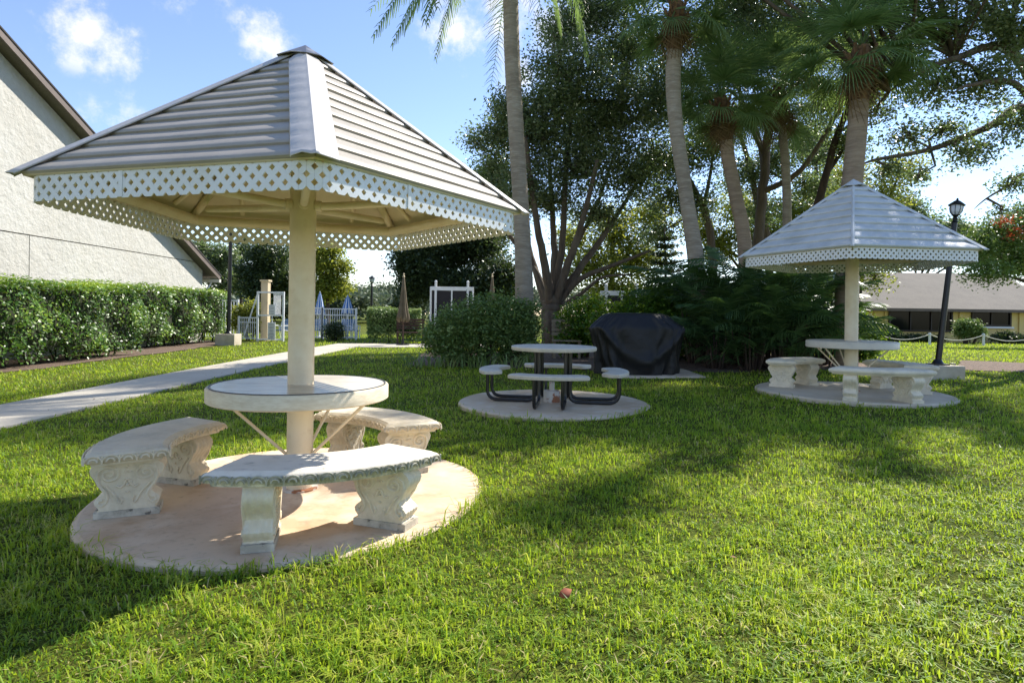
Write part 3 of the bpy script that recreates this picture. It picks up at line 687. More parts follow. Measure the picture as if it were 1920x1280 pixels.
lamp('lamp_post', 'small distant black lamp post above the middle hedge', p3, (.5, .5, .3), (0, 0, t3.z), .09, 0, True, 'black lamp posts', False, 1.7)
# ------------------------------------------------------------------ left stucco building
def left_building():
    X = -13.0; ye = 25.1
    b = thing('stucco_building', 'white stucco building with a sloping brown-edged gable roof behind the hedge', 'building', (X, ye, 0))
    def zr(y): return 2.88+.478*(ye-y)              # underside line of the rake at y
    zg = 3.20; yl = 2.0; th = .18; gp = .03
    def slab(name, poly, parent=b, m=M['stucco'], x0=0., t=th):
        n = len(poly); mb = MB(); vs = [(x0, y-ye, z) for y, z in poly]+[(x0-t, y-ye, z) for y, z in poly]
        f = [tuple(range(n)), tuple(range(2*n-1, n-1, -1))]+[(i, i+n, (i+1) % n+n, (i+1) % n) for i in range(n)]
        return mb.add(vs, f).obj(name, m, parent)
    yg = ye-(zg-2.88)/.478
    ym = 16.1
    w = slab('wall', [(ym+gp/2, -.5), (ye, -.5), (ye, 2.88), (yg+.02, zg-gp), (ym+gp/2, zg-gp)])
    slab('wall_panel', [(yl, -.5), (ym-gp/2, -.5), (ym-gp/2, zg-gp), (yl, zg-gp)], w)
    slab('wall_panel', [(yl, zg), (yg-.03, zg), (8.0, zr(8.0)), (yl, zr(8.0)-1.6)], w)
    slab('wall_backing', [(yl+.1, -.4), (ye-.05, -.4), (ye-.05, 2.7), (8, zr(8)-.1), (yl+.1, zr(8)-1.8)], w, M['groove'], -.05, .4)
    # end wall and far wall
    MB().box((-4, -.1, 1.2), (7.6, .18, 3.3)).obj('end_wall', M['stucco'], b)
    # roof slab with overhang toward us (+x) and down at the eave
    y0, y1 = 8.0, ye+.75; mb = MB(); n0 = Vector((0, .478, 1)).normalized()
    def rp(x, y, o): return (x, y-ye+n0.y*o, zr(y)+n0.z*o)
    xs = (.32, -9)
    vs = [rp(x, y, o) for o in (.10, .24) for x in xs for y in (y0, y1)]
    mb.add(vs, [(0, 1, 3, 2), (4, 6, 7, 5), (0, 4, 5, 1), (2, 3, 7, 6), (0, 2, 6, 4), (1, 5, 7, 3)])
    # the slope behind the ridge
    vs2 = [(x, y-ye, zr(8)+o-(8-y)*.478) for o in (.11, .25) for x in xs for y in (-8, y0-.04)]
    mb.add(vs2, [(0, 1, 3, 2), (4, 6, 7, 5), (0, 4, 5, 1), (2, 3, 7, 6), (0, 2, 6, 4), (1, 5, 7, 3)])
    rf = mb.obj('roof', M['shingle'], b)
    mb = MB(); a, c = Vector(rp(.335, y0, .09)), Vector(rp(.335, y1, .09))
    up = Vector((0, n0.y, n0.z))
    vs = [a-up*.08, c-up*.08, c+up*.10, a+up*.10]; vs += [v+Vector((.03, 0, 0)) for v in vs]
    mb.add(vs, [(0, 1, 2, 3), (7, 6, 5, 4), (0, 4, 5, 1), (1, 5, 6, 2), (2, 6, 7, 3), (3, 7, 4, 0)]).obj('fascia', M['fascia'], rf)
    mb = MB(); vs = [a+up*.101, c+up*.101, c+up*.145, a+up*.145]; vs += [v+Vector((.05, 0, 0)) for v in vs]
    mb.add(vs, [(0, 1, 2, 3), (7, 6, 5, 4), (0, 4, 5, 1), (1, 5, 6, 2), (2, 6, 7, 3), (3, 7, 4, 0)]).obj('drip_edge', M['shingle_dark'], rf)
    e = Vector(rp(0, y1, -.02))
    MB().box((-4.2, e.y+.08, e.z-.02), (9.1, .14, .14)).obj('gutter', M['gutter'], b)
    MB().tube([(-.02, e.y+.05, e.z-.08), (-.02, e.y-.15, e.z-.28), (-.02, .06, e.z-.62), (-.02, .05, -.3)], .045, 8).obj('downspout', M['gutter'], b)
    MB().box((-4.3, .36, e.z+.06), (8.6, .60, .03)).obj('eave_soffit', M['fascia'], b)
left_building()
# ------------------------------------------------------------------ far right house
def right_house():
    D = 35.; x0, x1 = 17.6, 31.4; zg = float(gh(22, D)); ze = W(1750, 577, D).z; zr = W(1750, 512, D+4.2).z
    h = thing('house', 'low pale yellow house with grey shingle roof beyond the rope fence', 'house', (x0, D, zg)); H = ze-zg; W_ = x1-x0
    z = lambda py, px=1750: W(px, py, D).z-zg
    MB().box((W_/2, 4.2, H/2-.2), (W_, 8.3, H+.36)).obj('wall', M['yellow_wall'], h)
    mb = MB(); ov = .55; rz = zr-zg; xr = W(1880, 512, D+4.2).x-x0; xl = 1.5
    vs = [(-ov, -ov, H-.06), (W_+ov, -ov, H-.06), (W_+ov, 8.4+ov, H-.06), (-ov, 8.4+ov, H-.06), (xl, 4.2, rz), (xr, 4.2, rz)]
    mb.add(vs, [(0, 1, 5, 4), (1, 2, 5), (2, 3, 4, 5), (3, 0, 4), (3, 2, 1, 0)]).obj('roof', M['shingle'], h)
    MB().box((W_/2, -ov-.02, H-.14), (W_+2*ov, .05, .17)).obj('fascia', M['fascia'], h)
    def win(px0, px1, py0, py1, nm, sill=False):
        a, b = W(px0, py0, D), W(px1, py1, D); X0, X1 = a.x-x0, b.x-x0; Z1, Z0 = a.z-zg, b.z-zg; y = .0
        f = MB()
        for (cx, cz, sx, sz) in ((X0, (Z0+Z1)/2, .09, Z1-Z0+.09), (X1, (Z0+Z1)/2, .09, Z1-Z0+.09), ((X0+X1)/2, Z0, X1-X0-.09, .09), ((X0+X1)/2, Z1, X1-X0-.09, .09)):
            f.box((cx, y, cz), (sx, .12, sz))
        for k in range(1, nm): f.box((X0+(X1-X0)*k/nm, y-.002, (Z0+Z1)/2), (.06, .10, Z1-Z0-.09))
        fo = f.obj('window', M['bronze'], h)
        MB().box(((X0+X1)/2, .03, (Z0+Z1)/2), (X1-X0-.05, .03, Z1-Z0-.05)).obj('pane', M['glass'], fo)
        if sill: MB().box(((X0+X1)/2, -.03, Z0-.1), (X1-X0+.3, .16, .10)).obj('sill', M['sign_white'], fo)
    win(1668, 1784, 581, 621, 3); win(1823, 1894, 582, 611, 2, True); win(1604, 1622, 581, 606, 1, True)
    for px in (1640, 1660, 1800, 1912): 
        a = W(px, 580, D).x-x0; MB().box((a, -.02, H/2-.06), (.09, .05, H-.3)).obj('batten', M['yellow_wall'], h)
right_house()
# rope fence in front of the house: each post and each rope
posts = []
for px, lab in ((1560, 'half hidden behind the far gazebo post'), (1643, 'just beyond the far gazebo table'), (1743, 'between far gazebo and the leaning lamp post'), (1844, 'to the lamp post side of the small tree'), (1945, 'last one at the frame edge')):
    p = W(px, 640, 29.5); p.z = float(gh(p.x, p.y)); posts.append(p)
    o = MB().lathe((0, 0, -.1), [(.055, 0), (.055, .60), (.062, .62), (.062, .66), (.03, .70)], 14).obj('rope_fence_post', M['white_paint'], None, 'angle'); o.location = p
    tag(o, f'white rope-fence post, {lab}', 'post', 'white rope fence posts')
for i, (a, b) in enumerate(zip(posts, posts[1:])):
    pts = [a.lerp(b, t/12)+Vector((0, 0, .52-.28*(1-(2*t/12-1)**2)-.0)) for t in range(13)]
    o = MB().tube([p-a for p in pts], .022, 6).obj('rope', M['rope'], None, True); o.location = a
    tag(o, ['slack white rope ending behind the far gazebo post', 'slack white rope below the widest house window', 'slack white rope passing behind the leaning lamp post', 'slack white rope below the house window at the frame edge'][i], 'rope', 'ropes of the fence')
# ------------------------------------------------------------------ pool area
def pool():
    gy = lambda x, y: float(gh(x, y))
    def panel(name, label, a, b, h, n, group, mid=True):
        L_ = (b-a).length; ang = math.atan2(b.y-a.y, b.x-a.x)
        g = thing(name, label, 'fence', (a.x, a.y, gy(a.x, a.y)), ang, group)
        r = MB().box((L_/2, 0, h), (L_, .05, .05)).box((L_/2, 0, .12), (L_, .04, .04))
        if mid: r.box((L_/2, 0, h*.8), (L_, .04, .04))
        r.obj('rail', M['white_paint'], g)
        pk = MB()
        for k in range(n): pk.box((L_*(k+.5)/n, 0, h/2+.04), (.022, .022, h-.08))
        pk.obj('pickets', M['white_paint'], g)
        for x in (0, L_): MB().box((x, 0, h/2+.02), (.07, .07, h+.08)).obj('post', M['white_paint'], g)
    F_ = 'white pool fence sections'
    D = 25.5
    P = lambda px, d=D: Vector((W(px, 600, d).x, d))
    panel('pool_fence', 'low white picket fence section beside the tan block of the lamp pole', P(448), P(483), 1.0, 9, F_)
    panel('pool_fence', 'white picket fence section just past the near gazebo post', P(556, 27.5), P(604, 27.5), 1.45, 12, F_)
    panel('pool_fence', 'white picket fence section with the blue umbrellas behind it', P(604.5, 27.5), P(668, 27.5), 1.42, 15, F_)
    panel('pool_fence', 'far white fence section mostly hidden by the long hedge', P(330, 27), P(446, 27), 1.75, 22, F_, False)
    # tall gate frame
    a, b = W(484, 546, D), W(532, 546, D); g = thing('pool_gate', 'tall white metal gate frame with mesh panel at the pool entrance', 'gate', (a.x, D, gy(a.x, D)))
    w, h = b.x-a.x, a.z-gy(a.x, D); f = MB()
    f.box((0, 0, h/2), (.08, .08, h)); f.box((w, 0, h/2), (.07, .07, h)); f.box((w/2, 0, h-.04), (w-.08, .06, .07)); f.box((w/2, 0, h*.52), (w-.08, .05, .06)); f.box((w/2, 0, .08), (w-.08, .05, .06))
    f.obj('gate_frame', M['white_paint'], g)
    s = MB()
    for k in range(9): s.box((w*.62+k*.036, .0, h*.76), (.014, .02, h*.44))
    s.box((w*.77, 0, h*.97-.06), (.36, .03, .04)); s.obj('mesh_panel', M['white_paint'], g)
    MB().bar((-.62, .02, .1), (-.04, .02, h*.93), .045).obj('stay', M['white_paint'], g)
    # tan column
    a = W(497, 640, D+.4); z0 = gy(a.x, a.y); hh = W(497, 528, D+.4).z-z0
    c = thing('gate_column', 'tall tan square column behind the white pool gate', 'column', (a.x, a.y, z0))
    MB().box((0, 0, hh/2), (.30, .30, hh)).obj('shaft', M['tan_post'], c, mods=[('bevel', .01)]); MB().box((0, 0, hh+.04), (.38, .38, .08)).obj('cap', M['tan_post'], c)
    # sign boards with rows of unreadable print
    for (x0, x1, y0, y1, lab) in ((504, 516, 571, 591, 'upper white notice board fixed beside the tan gate column'), (502, 516, 604, 637, 'lower white notice board standing on the ground beside the tan gate column')):
        a, b = W(x0, y0, D-.1), W(x1, y1, D-.1); g = thing('notice_board', lab, 'sign', ((a.x+b.x)/2, D-.1, b.z), 0, 'notice boards at the pool gate'); w, h = b.x-a.x, a.z-b.z
        MB().box((0, 0, h/2), (w, .03, h)).obj('board', M['sign_white'], g, mods=[('bevel', .008)])
        t = MB(); n = int(h/.06)
        for k in range(1, n): t.box((random.uniform(-.02, .02)*w, -.018, h*k/n), (w*random.uniform(.45, .8), .006, .018))
        t.obj('print', M['sign_text'], g)
        if y0 < 600: MB().tube([(0, .03, -1.0), (0, .03, h)], .02, 8).obj('stake', M['white_paint'], g)
    # closed blue-white umbrellas
    for (px, py, pb, wpx, lab) in ((600, 546, 590, 18, 'closed blue and white striped umbrella nearest the near gazebo post'), (652, 553, 588, 22, 'closed blue and white striped umbrella just left of the middle hedge')):
        d = 29.; t = W(px, py, d); bz = W(px, pb, d).z; z0 = gy(t.x, d); g = thing('pool_umbrella', lab, 'umbrella', (t.x, d, z0), 0, 'closed pool umbrellas')
        MB().tube([(0, 0, 0), (0, 0, t.z-z0)], .025, 8).obj('pole', M['white_paint'], g)
        r = wpx*.5*d/F; H = t.z-bz; n = 16
        for par, m in ((0, M['blue_cloth']), (1, M['white_cloth'])):
            mb = MB()
            for k in range(n):
                if k % 2 != par: continue
                rows = []
                for i in range(7):
                    u = i/6; rr = r*(u**.75); zz = t.z-z0-H*u
                    row = []
                    for q in range(4):
                        a = TAU*(k+q/3)/n; fold = 1+.12*math.sin(a*8); row.append((rr*fold*math.cos(a), rr*fold*math.sin(a), zz))
                    rows.append(row)
                mb.add([v for r_ in rows for v in r_], [(i*4+q, i*4+q+1, (i+1)*4+q+1, (i+1)*4+q) for i in range(6) for q in range(3)])
            mb.obj('canopy_gores', m, g, True, [('solid', .01)])
        MB().lathe((0, 0, 0), [(.24, 0), (.24, .06), (.05, .10)], 16).obj('base', M['white_paint'], g)
    # stacked strap loungers and chairs by the fence
    for (px, lab, d, rz) in ((600, 'blue strap pool chair below the umbrella nearest the gazebo post', 28.3, .3), (645, 'blue strap pool chair turned to the fence below the hedge-side umbrella', 28.2, -.2), (661, 'blue strap pool chair pushed against the middle hedge end', 28.4, .5), (527, 'blue strap pool chair behind the white pool gate', 27.8, -.4)):
        a = W(px, 620, d); z0 = gy(a.x, d); g = thing('pool_chair', lab, 'chair', (a.x, d, z0), rz, 'blue strap pool chairs')
        fr = MB()
        for sx in (-.28, .28):
            fr.tube([(sx, -.25, 0), (sx, -.25, .42), (sx, .2, .38), (sx, .42, .95)], .02, 6); fr.tube([(sx, .25, 0), (sx, .15, .62), (sx, -.28, .62), (sx, -.25, .42)], .02, 6)
        fr.obj('frame', M['white_paint'], g)
        st = MB()
        for k in range(7): st.box((0, -.25+.07*k, .42-.006*k), (.56, .05, .012))
        st.obj('seat', M['blue_strap'], g); st = MB()
        for k in range(8): st.box((0, .2+.027*k, .42+.068*k), (.56, .012, .05))
        st.obj('backrest', M['blue_strap'], g)
pool()
# closed tan umbrellas
def tan_umb(px, top, bot, d, wpx, label):
    t = W(px, top, d); z0 = float(gh(t.x, d)); g = thing('market_umbrella', label, 'umbrella', (t.x, d, z0), 0, 'closed tan umbrellas'); H = t.z-z0
    MB().tube([(0, 0, .05), (0, 0, H*.6), (0, 0, H-.02)], .028, 10).obj('pole', M['wood_dark'], g)
    MB().lathe((0, 0, 0), [(.25, 0), (.25, .05), (.06, .08), (.05, .25)], 20).obj('base', M['black_iron'], g)
    mb = MB(); n = 32; zb = W(px, bot, d).z-z0; w = wpx*.5*d/F
    for i in range(13):
        u = i/12; r = w*(.10+.55*u**.7+(.45*max(0, u-.55)**1.2*2.0)); zz = H-(H-zb)*u
        for k in range(n):
            a = TAU*k/n; f = 1+.4*math.sin(a*6+u*1.2)*min(1, u*2); mb.v.append((r*f*math.cos(a), r*f*math.sin(a), zz+.09*math.sin(a*6)*(u > .9)))
    for i in range(12):
        for k in range(n): mb.f.append((i*n+k, i*n+(k+1) % n, (i+1)*n+(k+1) % n, (i+1)*n+k))
    mb.obj('canopy', M['tan_cloth'], g, True, [('solid', .012)])
    MB().lathe((0, 0, H-.06), [(.03, 0), (.05, .03), (.02, .08), (.035, .12), (.01, .16)], 12).obj('finial', M['tan_post'], g, 'angle')
tan_umb(757, 517, 600, 22.5, 19, 'folded tan market umbrella on a dark pole before the middle hedge')
tan_umb(923, 517, 580, 24.5, 15, 'folded tan umbrella peeking above the rounded shrub left of the ringed palm')
# white-framed dark screens
for (x0, x1, y0, y1, d, lab) in ((808, 886, 537, 600, 25., 'white-framed dark screen panel above the rounded shrub'), (1127, 1203, 545, 608, 21., 'white-framed dark screen panel behind the covered grill')):
    a, b = W(x0, y0, d), W(x1, y1, d); z0 = float(gh(a.x, d)); g = thing('privacy_screen', lab, 'screen', (a.x, d, z0), 0, 'white framed privacy screens'); w, h = b.x-a.x, a.z-z0
    f = MB().box((0, 0, h/2), (.07, .07, h)).box((w, 0, h/2), (.07, .07, h)).box((w/2, 0, h-.08), (w-.07, .06, .16)).box((w*.12, -.05, h/2+.05), (.09, .09, h+.2)).box((w*.88, -.05, h/2+.05), (.09, .09, h+.2)).box((w/2, -.01, h/2-.1), (.06, .05, h-.12))
    f.obj('frame', M['white_paint'], g); q = MB()
    q.box((w/2, .02, h/2-.1), (w-.08, .012, h-.14)); q.obj('mesh_panel', M['screen_dark'], g)
    for sx in (.12, .88): MB().lathe((w*sx, -.05, h+.15), [(.03, 0), (.06, .04), (.05, .08), (.01, .11)], 12).obj('finial', M['white_paint'], g, 'angle')
# slatted wooden bench seats
def wbench(label, px, py, d, w, h, rz, m):
    a = W(px, py, d); z0 = float(gh(a.x, d)); g = thing('wooden_bench', label, 'bench', (a.x, d, z0), rz, 'slatted wooden benches')
    s = MB()
    for k in range(4): s.box((0, -.2+.11*k, h*.5), (w, .09, .03))
    s.obj('seat', m, g); s = MB()
    for k in range(4): s.box((0, .26+.012*k, h*.55+.11*(k+1)), (w, .03, .085))
    s.obj('backrest', m, g)
    for sx in (-1, 1): MB().box((sx*(w/2-.05), -.16, h*.24), (.06, .06, h*.47)).box((sx*(w/2-.05), .34, h*.5), (.06, .06, h)).obj('leg', m, g)
wbench('grey slatted wooden bench between the rounded shrub and the covered grill', 1062, 640, 15.2, .72, .95, 0, M['wood_grey'])
wbench('brown slatted bench in the shade behind the folded tan umbrella', 770, 620, 23.6, 1.1, .95, .2, M['wood_dark'])
# small banner sign behind the far gazebo
a = W(1567, 526, 17.); g = thing('garden_sign', 'blue-grey banner sign on a thin stake behind the far gazebo', 'sign', (a.x, 17., float(gh(a.x, 17.))), .1); hz = a.z-float(gh(a.x, 17.))
MB().box((0, 0, hz), (.3, .02, .5), Matrix.Rotation(.08, 3, 'Y')).obj('banner', M['sign_blue'], g); MB().tube([(0, .02, 0), (0, .02, hz-.2)], .012, 6).obj('stake', M['black_iron'], g)
# one fallen leaf
p = G(1060, 1133); mb = MB(); mb.add([(-.026, 0, 0), (-.012, .014, .006), (.006, .018, .01), (.026, .004, .016), (.008, -.014, .004), (-.012, -.012, .0), (0, 0, .012)], [(0, 6, 1), (1, 6, 2), (2, 6, 3), (3, 6, 4), (4, 6, 5), (5, 6, 0)])
o = mb.obj('fallen_leaf', M['leafred'], None, True, [('solid', .001)]); o.location = (p.x, p.y, p.z+.045); o.scale = (1.25, 1.5, .7); o.rotation_euler = (.42, -.15, .3); tag(o, 'single dry red-brown leaf lying on the sunny front lawn', 'leaf')
def litter():
    n = 520; x = RNG.uniform(-6, 7, n); y = RNG.uniform(2.2, 12, n)
    k = np.hypot(x-NC.x, y-NC.y) > 1.2; k &= np.hypot(x-FC.x, y-FC.y) > 1.2; k &= np.hypot(x-MC.x, y-MC.y) > 1.2; k &= RNG.uniform(0, 1, n) < np.clip((y-2)/6, .12, 1)
    x, y = x[k], y[k]; P = np.stack([x, y, gh(x, y)+RNG.uniform(.02, .04, len(x))], 1)
    struct(npmesh('leaf_litter', leaf_quads(P, .03, up=1.2, aspect=.5), 4, RNG.uniform(0, 1, len(x)), M['leaf_brown']), 'stuff')
litter()
# ------------------------------------------------------------------ hedges and bushes
def hedge(label, pts, wid, h, n, size, group=None, name='hedge', leg=.12, m='hedge_leaf'):
    """pts: centre line"""
    a = Vector(pts[0]); z0 = float(gh(a.x, a.y)); g = thing(name, label, 'hedge', (a.x, a.y, z0), 0, group)
    V = []; O = []; rel = [Vector(p)-a for p in pts]
    core = MB()
    segs = list(zip(rel, rel[1:])); tot = sum((q-p).length for p, q in segs)
    for p, q in segs:
        L_ = (q-p).length; d = (q-p)/L_; s = Vector((d.y, -d.x)); k = int(n*L_/tot)
        u = RNG.uniform(-.02, 1.02, k)*L_; face = RNG.uniform(0, 1, k); v = RNG.uniform(-1, 1, k); z = RNG.uniform(leg, h, k)
        per = 2*h+wid*1.1; side = face < 2*h/per
        dep = np.abs(RNG.normal(0, .13, k))
        bul = .09*np.sin(u*3.1)+.08*np.sin(z*5+u*1.7)+.07*np.sin(u*7.3+2*np.sin(z*4.1))*np.sin(z*6.7+u*2.2)
        vv = np.where(side, np.sign(v)*(wid/2+bul-dep), v*wid/2); zz = np.where(side, z, h+bul*.6-dep*.8+.03*np.sin(v*6))
        # rounded shoulders and thin foot
        sh = np.clip((zz-(h-.2))/.2, 0, 1); vv = np.where(side, vv*(1-.10*sh**2), vv)
        low = np.clip(1-(zz-leg)/.45, 0, 1); vv = np.where(side, vv*(1-.22*low), vv)
        end = RNG.uniform(0, 1, k) < .14*wid/L_*2
        u = np.where(end, np.where(RNG.uniform(0, 1, k) < .5, dep, L_-dep), u); vv = np.where(end, v*wid/2, vv); zz = np.where(end, z, zz)
        thin = (zz < .4) & (RNG.uniform(0, 1, k) > .25+1.6*(zz-leg)); keep = ~thin
        P = np.stack([p.x+d.x*u+s.x*vv, p.y+d.y*u+s.y*vv, zz], 1)
        o = np.where((side & ~end)[:, None], np.stack([s.x*np.sign(v), s.y*np.sign(v), np.zeros(k)], 1), np.array([0, 0, 1.])); V.append(P[keep]); O.append(o[keep])
        c = (p+q)/2; core.box((c.x, c.y, (h+.35)/2-.05), (L_-.3, wid-.42, h-.62), Matrix.Rotation(math.atan2(d.y, d.x), 3, 'Z'))  # solid dark box: shade inside the hedge put into its colour
    P = np.concatenate(V); O = np.concatenate(O)
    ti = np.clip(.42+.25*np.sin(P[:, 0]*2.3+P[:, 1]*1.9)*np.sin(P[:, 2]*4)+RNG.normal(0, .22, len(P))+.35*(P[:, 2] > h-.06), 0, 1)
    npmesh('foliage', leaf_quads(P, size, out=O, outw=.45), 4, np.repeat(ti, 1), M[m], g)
    st = core
    for p, q in segs:
        k = max(2, int((q-p).length/.5))
        for i in range(k):
            c = p.lerp(q, (i+.5)/k)
            for _ in range(2):
                e = Vector((c.x+random.uniform(-.2, .2), c.y+random.uniform(-.2, .2), .55)); st.tube([(c.x+random.uniform(-.1, .1), c.y+random.uniform(-.1, .1), -.05), e], .02, 5)
    st.obj('stems_and_dark_core', M['core'], g)  # real stems joined with the dark block that stands in for inner shade
    return g
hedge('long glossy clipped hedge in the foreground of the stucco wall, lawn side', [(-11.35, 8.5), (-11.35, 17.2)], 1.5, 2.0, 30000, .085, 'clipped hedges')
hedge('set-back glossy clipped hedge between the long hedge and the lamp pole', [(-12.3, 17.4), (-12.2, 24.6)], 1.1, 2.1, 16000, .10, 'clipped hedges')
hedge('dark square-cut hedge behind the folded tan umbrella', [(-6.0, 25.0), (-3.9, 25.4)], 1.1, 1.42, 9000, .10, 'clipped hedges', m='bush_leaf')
def bush(label, base, clumps, n, size, m='bush_leaf', name='shrub', cat='shrub', group=None, straps=0, spread=.1):
    z0 = float(gh(base[0], base[1])); g = thing(name, label, cat, (base[0], base[1], z0), 0, group)
    V = []; T = []; st = MB()
    tv = sum(r[0]*r[2] for c, r in clumps)
    for c, r in clumps:
        k = max(8, int(n*r[0]*r[2]/tv/14)); q, cc, t = clump_points(c, r, k, 14, spread, shell=.3); kk = q[:, 2] > .03; V.append(q[kk]); T.append(t[kk])
        for j in range(7):
            e = Vector(cc[j % len(cc)]); st.tube([(random.uniform(-.1, .1)+c[0]*.5, random.uniform(-.1, .1)+c[1]*.5, -.03), Vector((c[0], c[1], c[2]*.6)).lerp(e, .4), e], [.022, .014, .006], 5)
    P = np.concatenate(V); t = np.concatenate(T)
    npmesh('foliage', leaf_quads(P, size), 4, np.clip(.45+t+RNG.normal(0, .2, len(P)), 0, 1), M[m], g); st.obj('stems', M['bark_dark'], g)
    if straps:
        Q = []; 
        for i in range(straps):
            x = random.uniform(clumps[0][0][0]-clumps[0][1][0]*1.2, clumps[0][0][0]+clumps[0][1][0]*1.25); y = clumps[0][0][1]-clumps[0][1][1]*.85+random.uniform(-.25, .3); a = random.uniform(0, TAU); ln = random.uniform(.3, .6); w = random.uniform(.012, .022)
            d = Vector((math.cos(a), math.sin(a), 0)); s = Vector((-d.y, d.x, 0))*w; pp = Vector((x, y, 0)); prev = None
            for j in range(5):
                u = j/4; c = pp+d*ln*.8*u**1.5+Vector((0, 0, ln*(1.15*u-.75*u*u*u))); ww = s*(1-u*.85)
                cur = (c-ww, c+ww)
                if prev: Q += [prev[0], prev[1], cur[1], cur[0]]
                prev = cur
        npmesh('strap_leaves', np.array([tuple(v) for v in Q]), 4, np.repeat(RNG.uniform(.3, 1, len(Q)//16), 4), M['bush_leaf'], g)
    return g
bush('big rounded green shrub with strappy leaves at its foot, left of the ringed palm', (-1.0, 13.6), [((.0, .1, .6), (1.12, .8, .62)), ((.15, .1, .95), (.95, .7, .62)), ((1.2, .3, 1.0), (.5, .45, .6)), ((.65, .2, 1.12), (.7, .6, .55)), ((1.2, .2, .5), (.5, .5, .5)), ((-.55, .1, .62), (.5, .5, .5))], 30000, .075, straps=150, group='garden shrubs', spread=.09)
bush('bright green leafy shrub above the covered grill', (3.2, 14.2), [((0, 0, 1.2), (.8, .5, .6)), ((.9, .2, 1.1), (.7, .5, .6)), ((-.8, .3, .9), (.6, .5, .5)), ((.3, 0, .6), (1.0, .5, .5))], 14000, .10, 'hedge_leaf', group='garden shrubs')
bush('loose light-green shrub at the foot of the many-trunked oak', (1.75, 15.6), [((0, 0, .9), (.6, .5, .6)), ((.4, .1, 1.2), (.4, .4, .5)), ((-.2, -.2, .4), (.5, .4, .4))], 7000, .09, 'hedge_leaf', group='garden shrubs')
bush('low yellow-green palm-like shrub behind the lamp pole by the pool gate', (-11.3, 26.2), [((0, 0, 1.0), (.55, .5, .8)), ((-.5, .2, .9), (.5, .5, .7))], 5000, .14, 'gold_leaf', group='garden shrubs')
bush('small dark shrub by the pool fence between the blue umbrellas', (W(627, 612, 26.8).x, 26.8), [((0, 0, .4), (.5, .4, .42))], 3500, .08, 'dark_leaf', group='garden shrubs')
bush('mid-green shrub tucked behind the far gazebo post', (W(1628, 600, 14.5).x, 14.8), [((0, 0, .55), (.5, .4, .6)), ((-.2, 0, .9), (.35, .3, .4))], 7000, .08, 'hedge_leaf', group='garden shrubs')
bush('small round tree-like shrub under the house window beside the lamp post', (W(1815, 625, 32).x, 32.), [((0, 0, .95), (.65, .5, .4)), ((.5, 0, .6), (.4, .4, .3)), ((-.3, 0, .6), (.3, .4, .3))], 4500, .13, 'bush_leaf', group='garden shrubs')
bush('dark low shrub against the yellow house at the frame edge', (W(1890, 632, 33.6).x, 33.6), [((0, 0, .3), (.9, .5, .36)), ((1.4, 0, .25), (.8, .5, .3))], 4500, .13, 'dark_leaf', group='garden shrubs')
bush('dark low shrub row below the widest house window', (W(1725, 632, 33.8).x, 33.8), [((0, 0, .18), (1.5, .4, .26)), ((-1.6, 0, .3), (.5, .4, .4))], 4500, .13, 'dark_leaf', group='garden shrubs')
# ------------------------------------------------------------------ trees
def cl(px, py, rx, ry, d, rd=None):
    """a crown clump seen at pixel centre/half sizes, at distance d"""
    c = W(px, py, d); k = d/F; return (tuple(c), (rx*k, rd if rd else (rx+ry)*.5*k, ry*k))
def tree(label, base, limbs, clumps, leafm, barkm='bark', size=.12, dens=1., name='oak_tree', cat='tree', group=None, per=26, spread=.2, twigs=True, gold=None):
    """limbs: list of (points, r0, r1) in world; clumps: (centre, radii)"""
    bz = float(gh(base[0], base[1])); b0 = Vector((base[0], base[1], bz)); g = thing(name, label, cat, b0, 0, group)
    tr = MB()
    for pts, r0, r1 in limbs:
        P = [Vector(p)-b0 for p in pts]; Q = []; n = len(P)
        for i in range(n-1):                                                   # smooth the polyline
            p0, p1, p2, p3 = P[max(i-1, 0)], P[i], P[i+1], P[min(i+2, n-1)]
            for j in range(5):
                t = j/5; Q.append(.5*((2*p1)+(p2-p0)*t+(2*p0-5*p1+4*p2-p3)*t*t+(3*p1-p0-3*p2+p3)*t**3))
        Q.append(P[-1]); rr = [r0+(r1-r0)*i/(len(Q)-1) for i in range(len(Q))]
        Q = [q+Vector((random.uniform(-1, 1), random.uniform(-1, 1), 0))*r*.18 for q, r in zip(Q, rr)]
        tr.tube(Q, rr, 9)
    V = []; T = []; ends = [Vector(p)-b0 for pts, _, _ in limbs for p in pts[1:]]
    for c, r in clumps:
        c = Vector(c)-b0; vol = (r[0]*r[1]+r[1]*r[2]+r[0]*r[2])/3; nclu = max(8, int(vol*85*dens))
        q, cc, t = clump_points(c, r, nclu, per, spread); kk = q[:, 2] > .25; V.append(q[kk]); T.append(t[kk])
        if twigs:
            near = min(ends, key=lambda e: (e-c).length); m_ = c.lerp(near, .5)+Vector((random.uniform(-.2, .2), random.uniform(-.2, .2), random.uniform(-.1, .25)))
            rb = min(.07, .02+.03*max(r)); tr.tube([near, m_, c], [rb, rb*.75, rb*.5], 6)
            for j in range(min(len(cc), 10)):
                e = Vector(cc[j]); tr.tube([c.lerp(near, random.uniform(0, .35)), c.lerp(e, .5)+Vector((0, 0, random.uniform(-.1, .15))), e], [rb*.5, rb*.3, rb*.12], 4)
    P = np.concatenate(V); t = np.concatenate(T)
    tr.obj('trunk', M[barkm], g, True)
    npmesh('crown', leaf_quads(P, size, aspect=.55), 4, np.clip(.45+t+RNG.normal(0, .2, len(P)), 0, 1), M[leafm], g)
    return g
def PX(pts, d, dd=0):
    n = len(pts); return [W(x, y, d+dd*i/(n-1)) for i, (x, y) in enumerate(pts)]
D = 18.5; b = W(1037, 640, D); base = (b.x, b.y); root = Vector((b.x, b.y, float(gh(b.x, b.y))-.1))
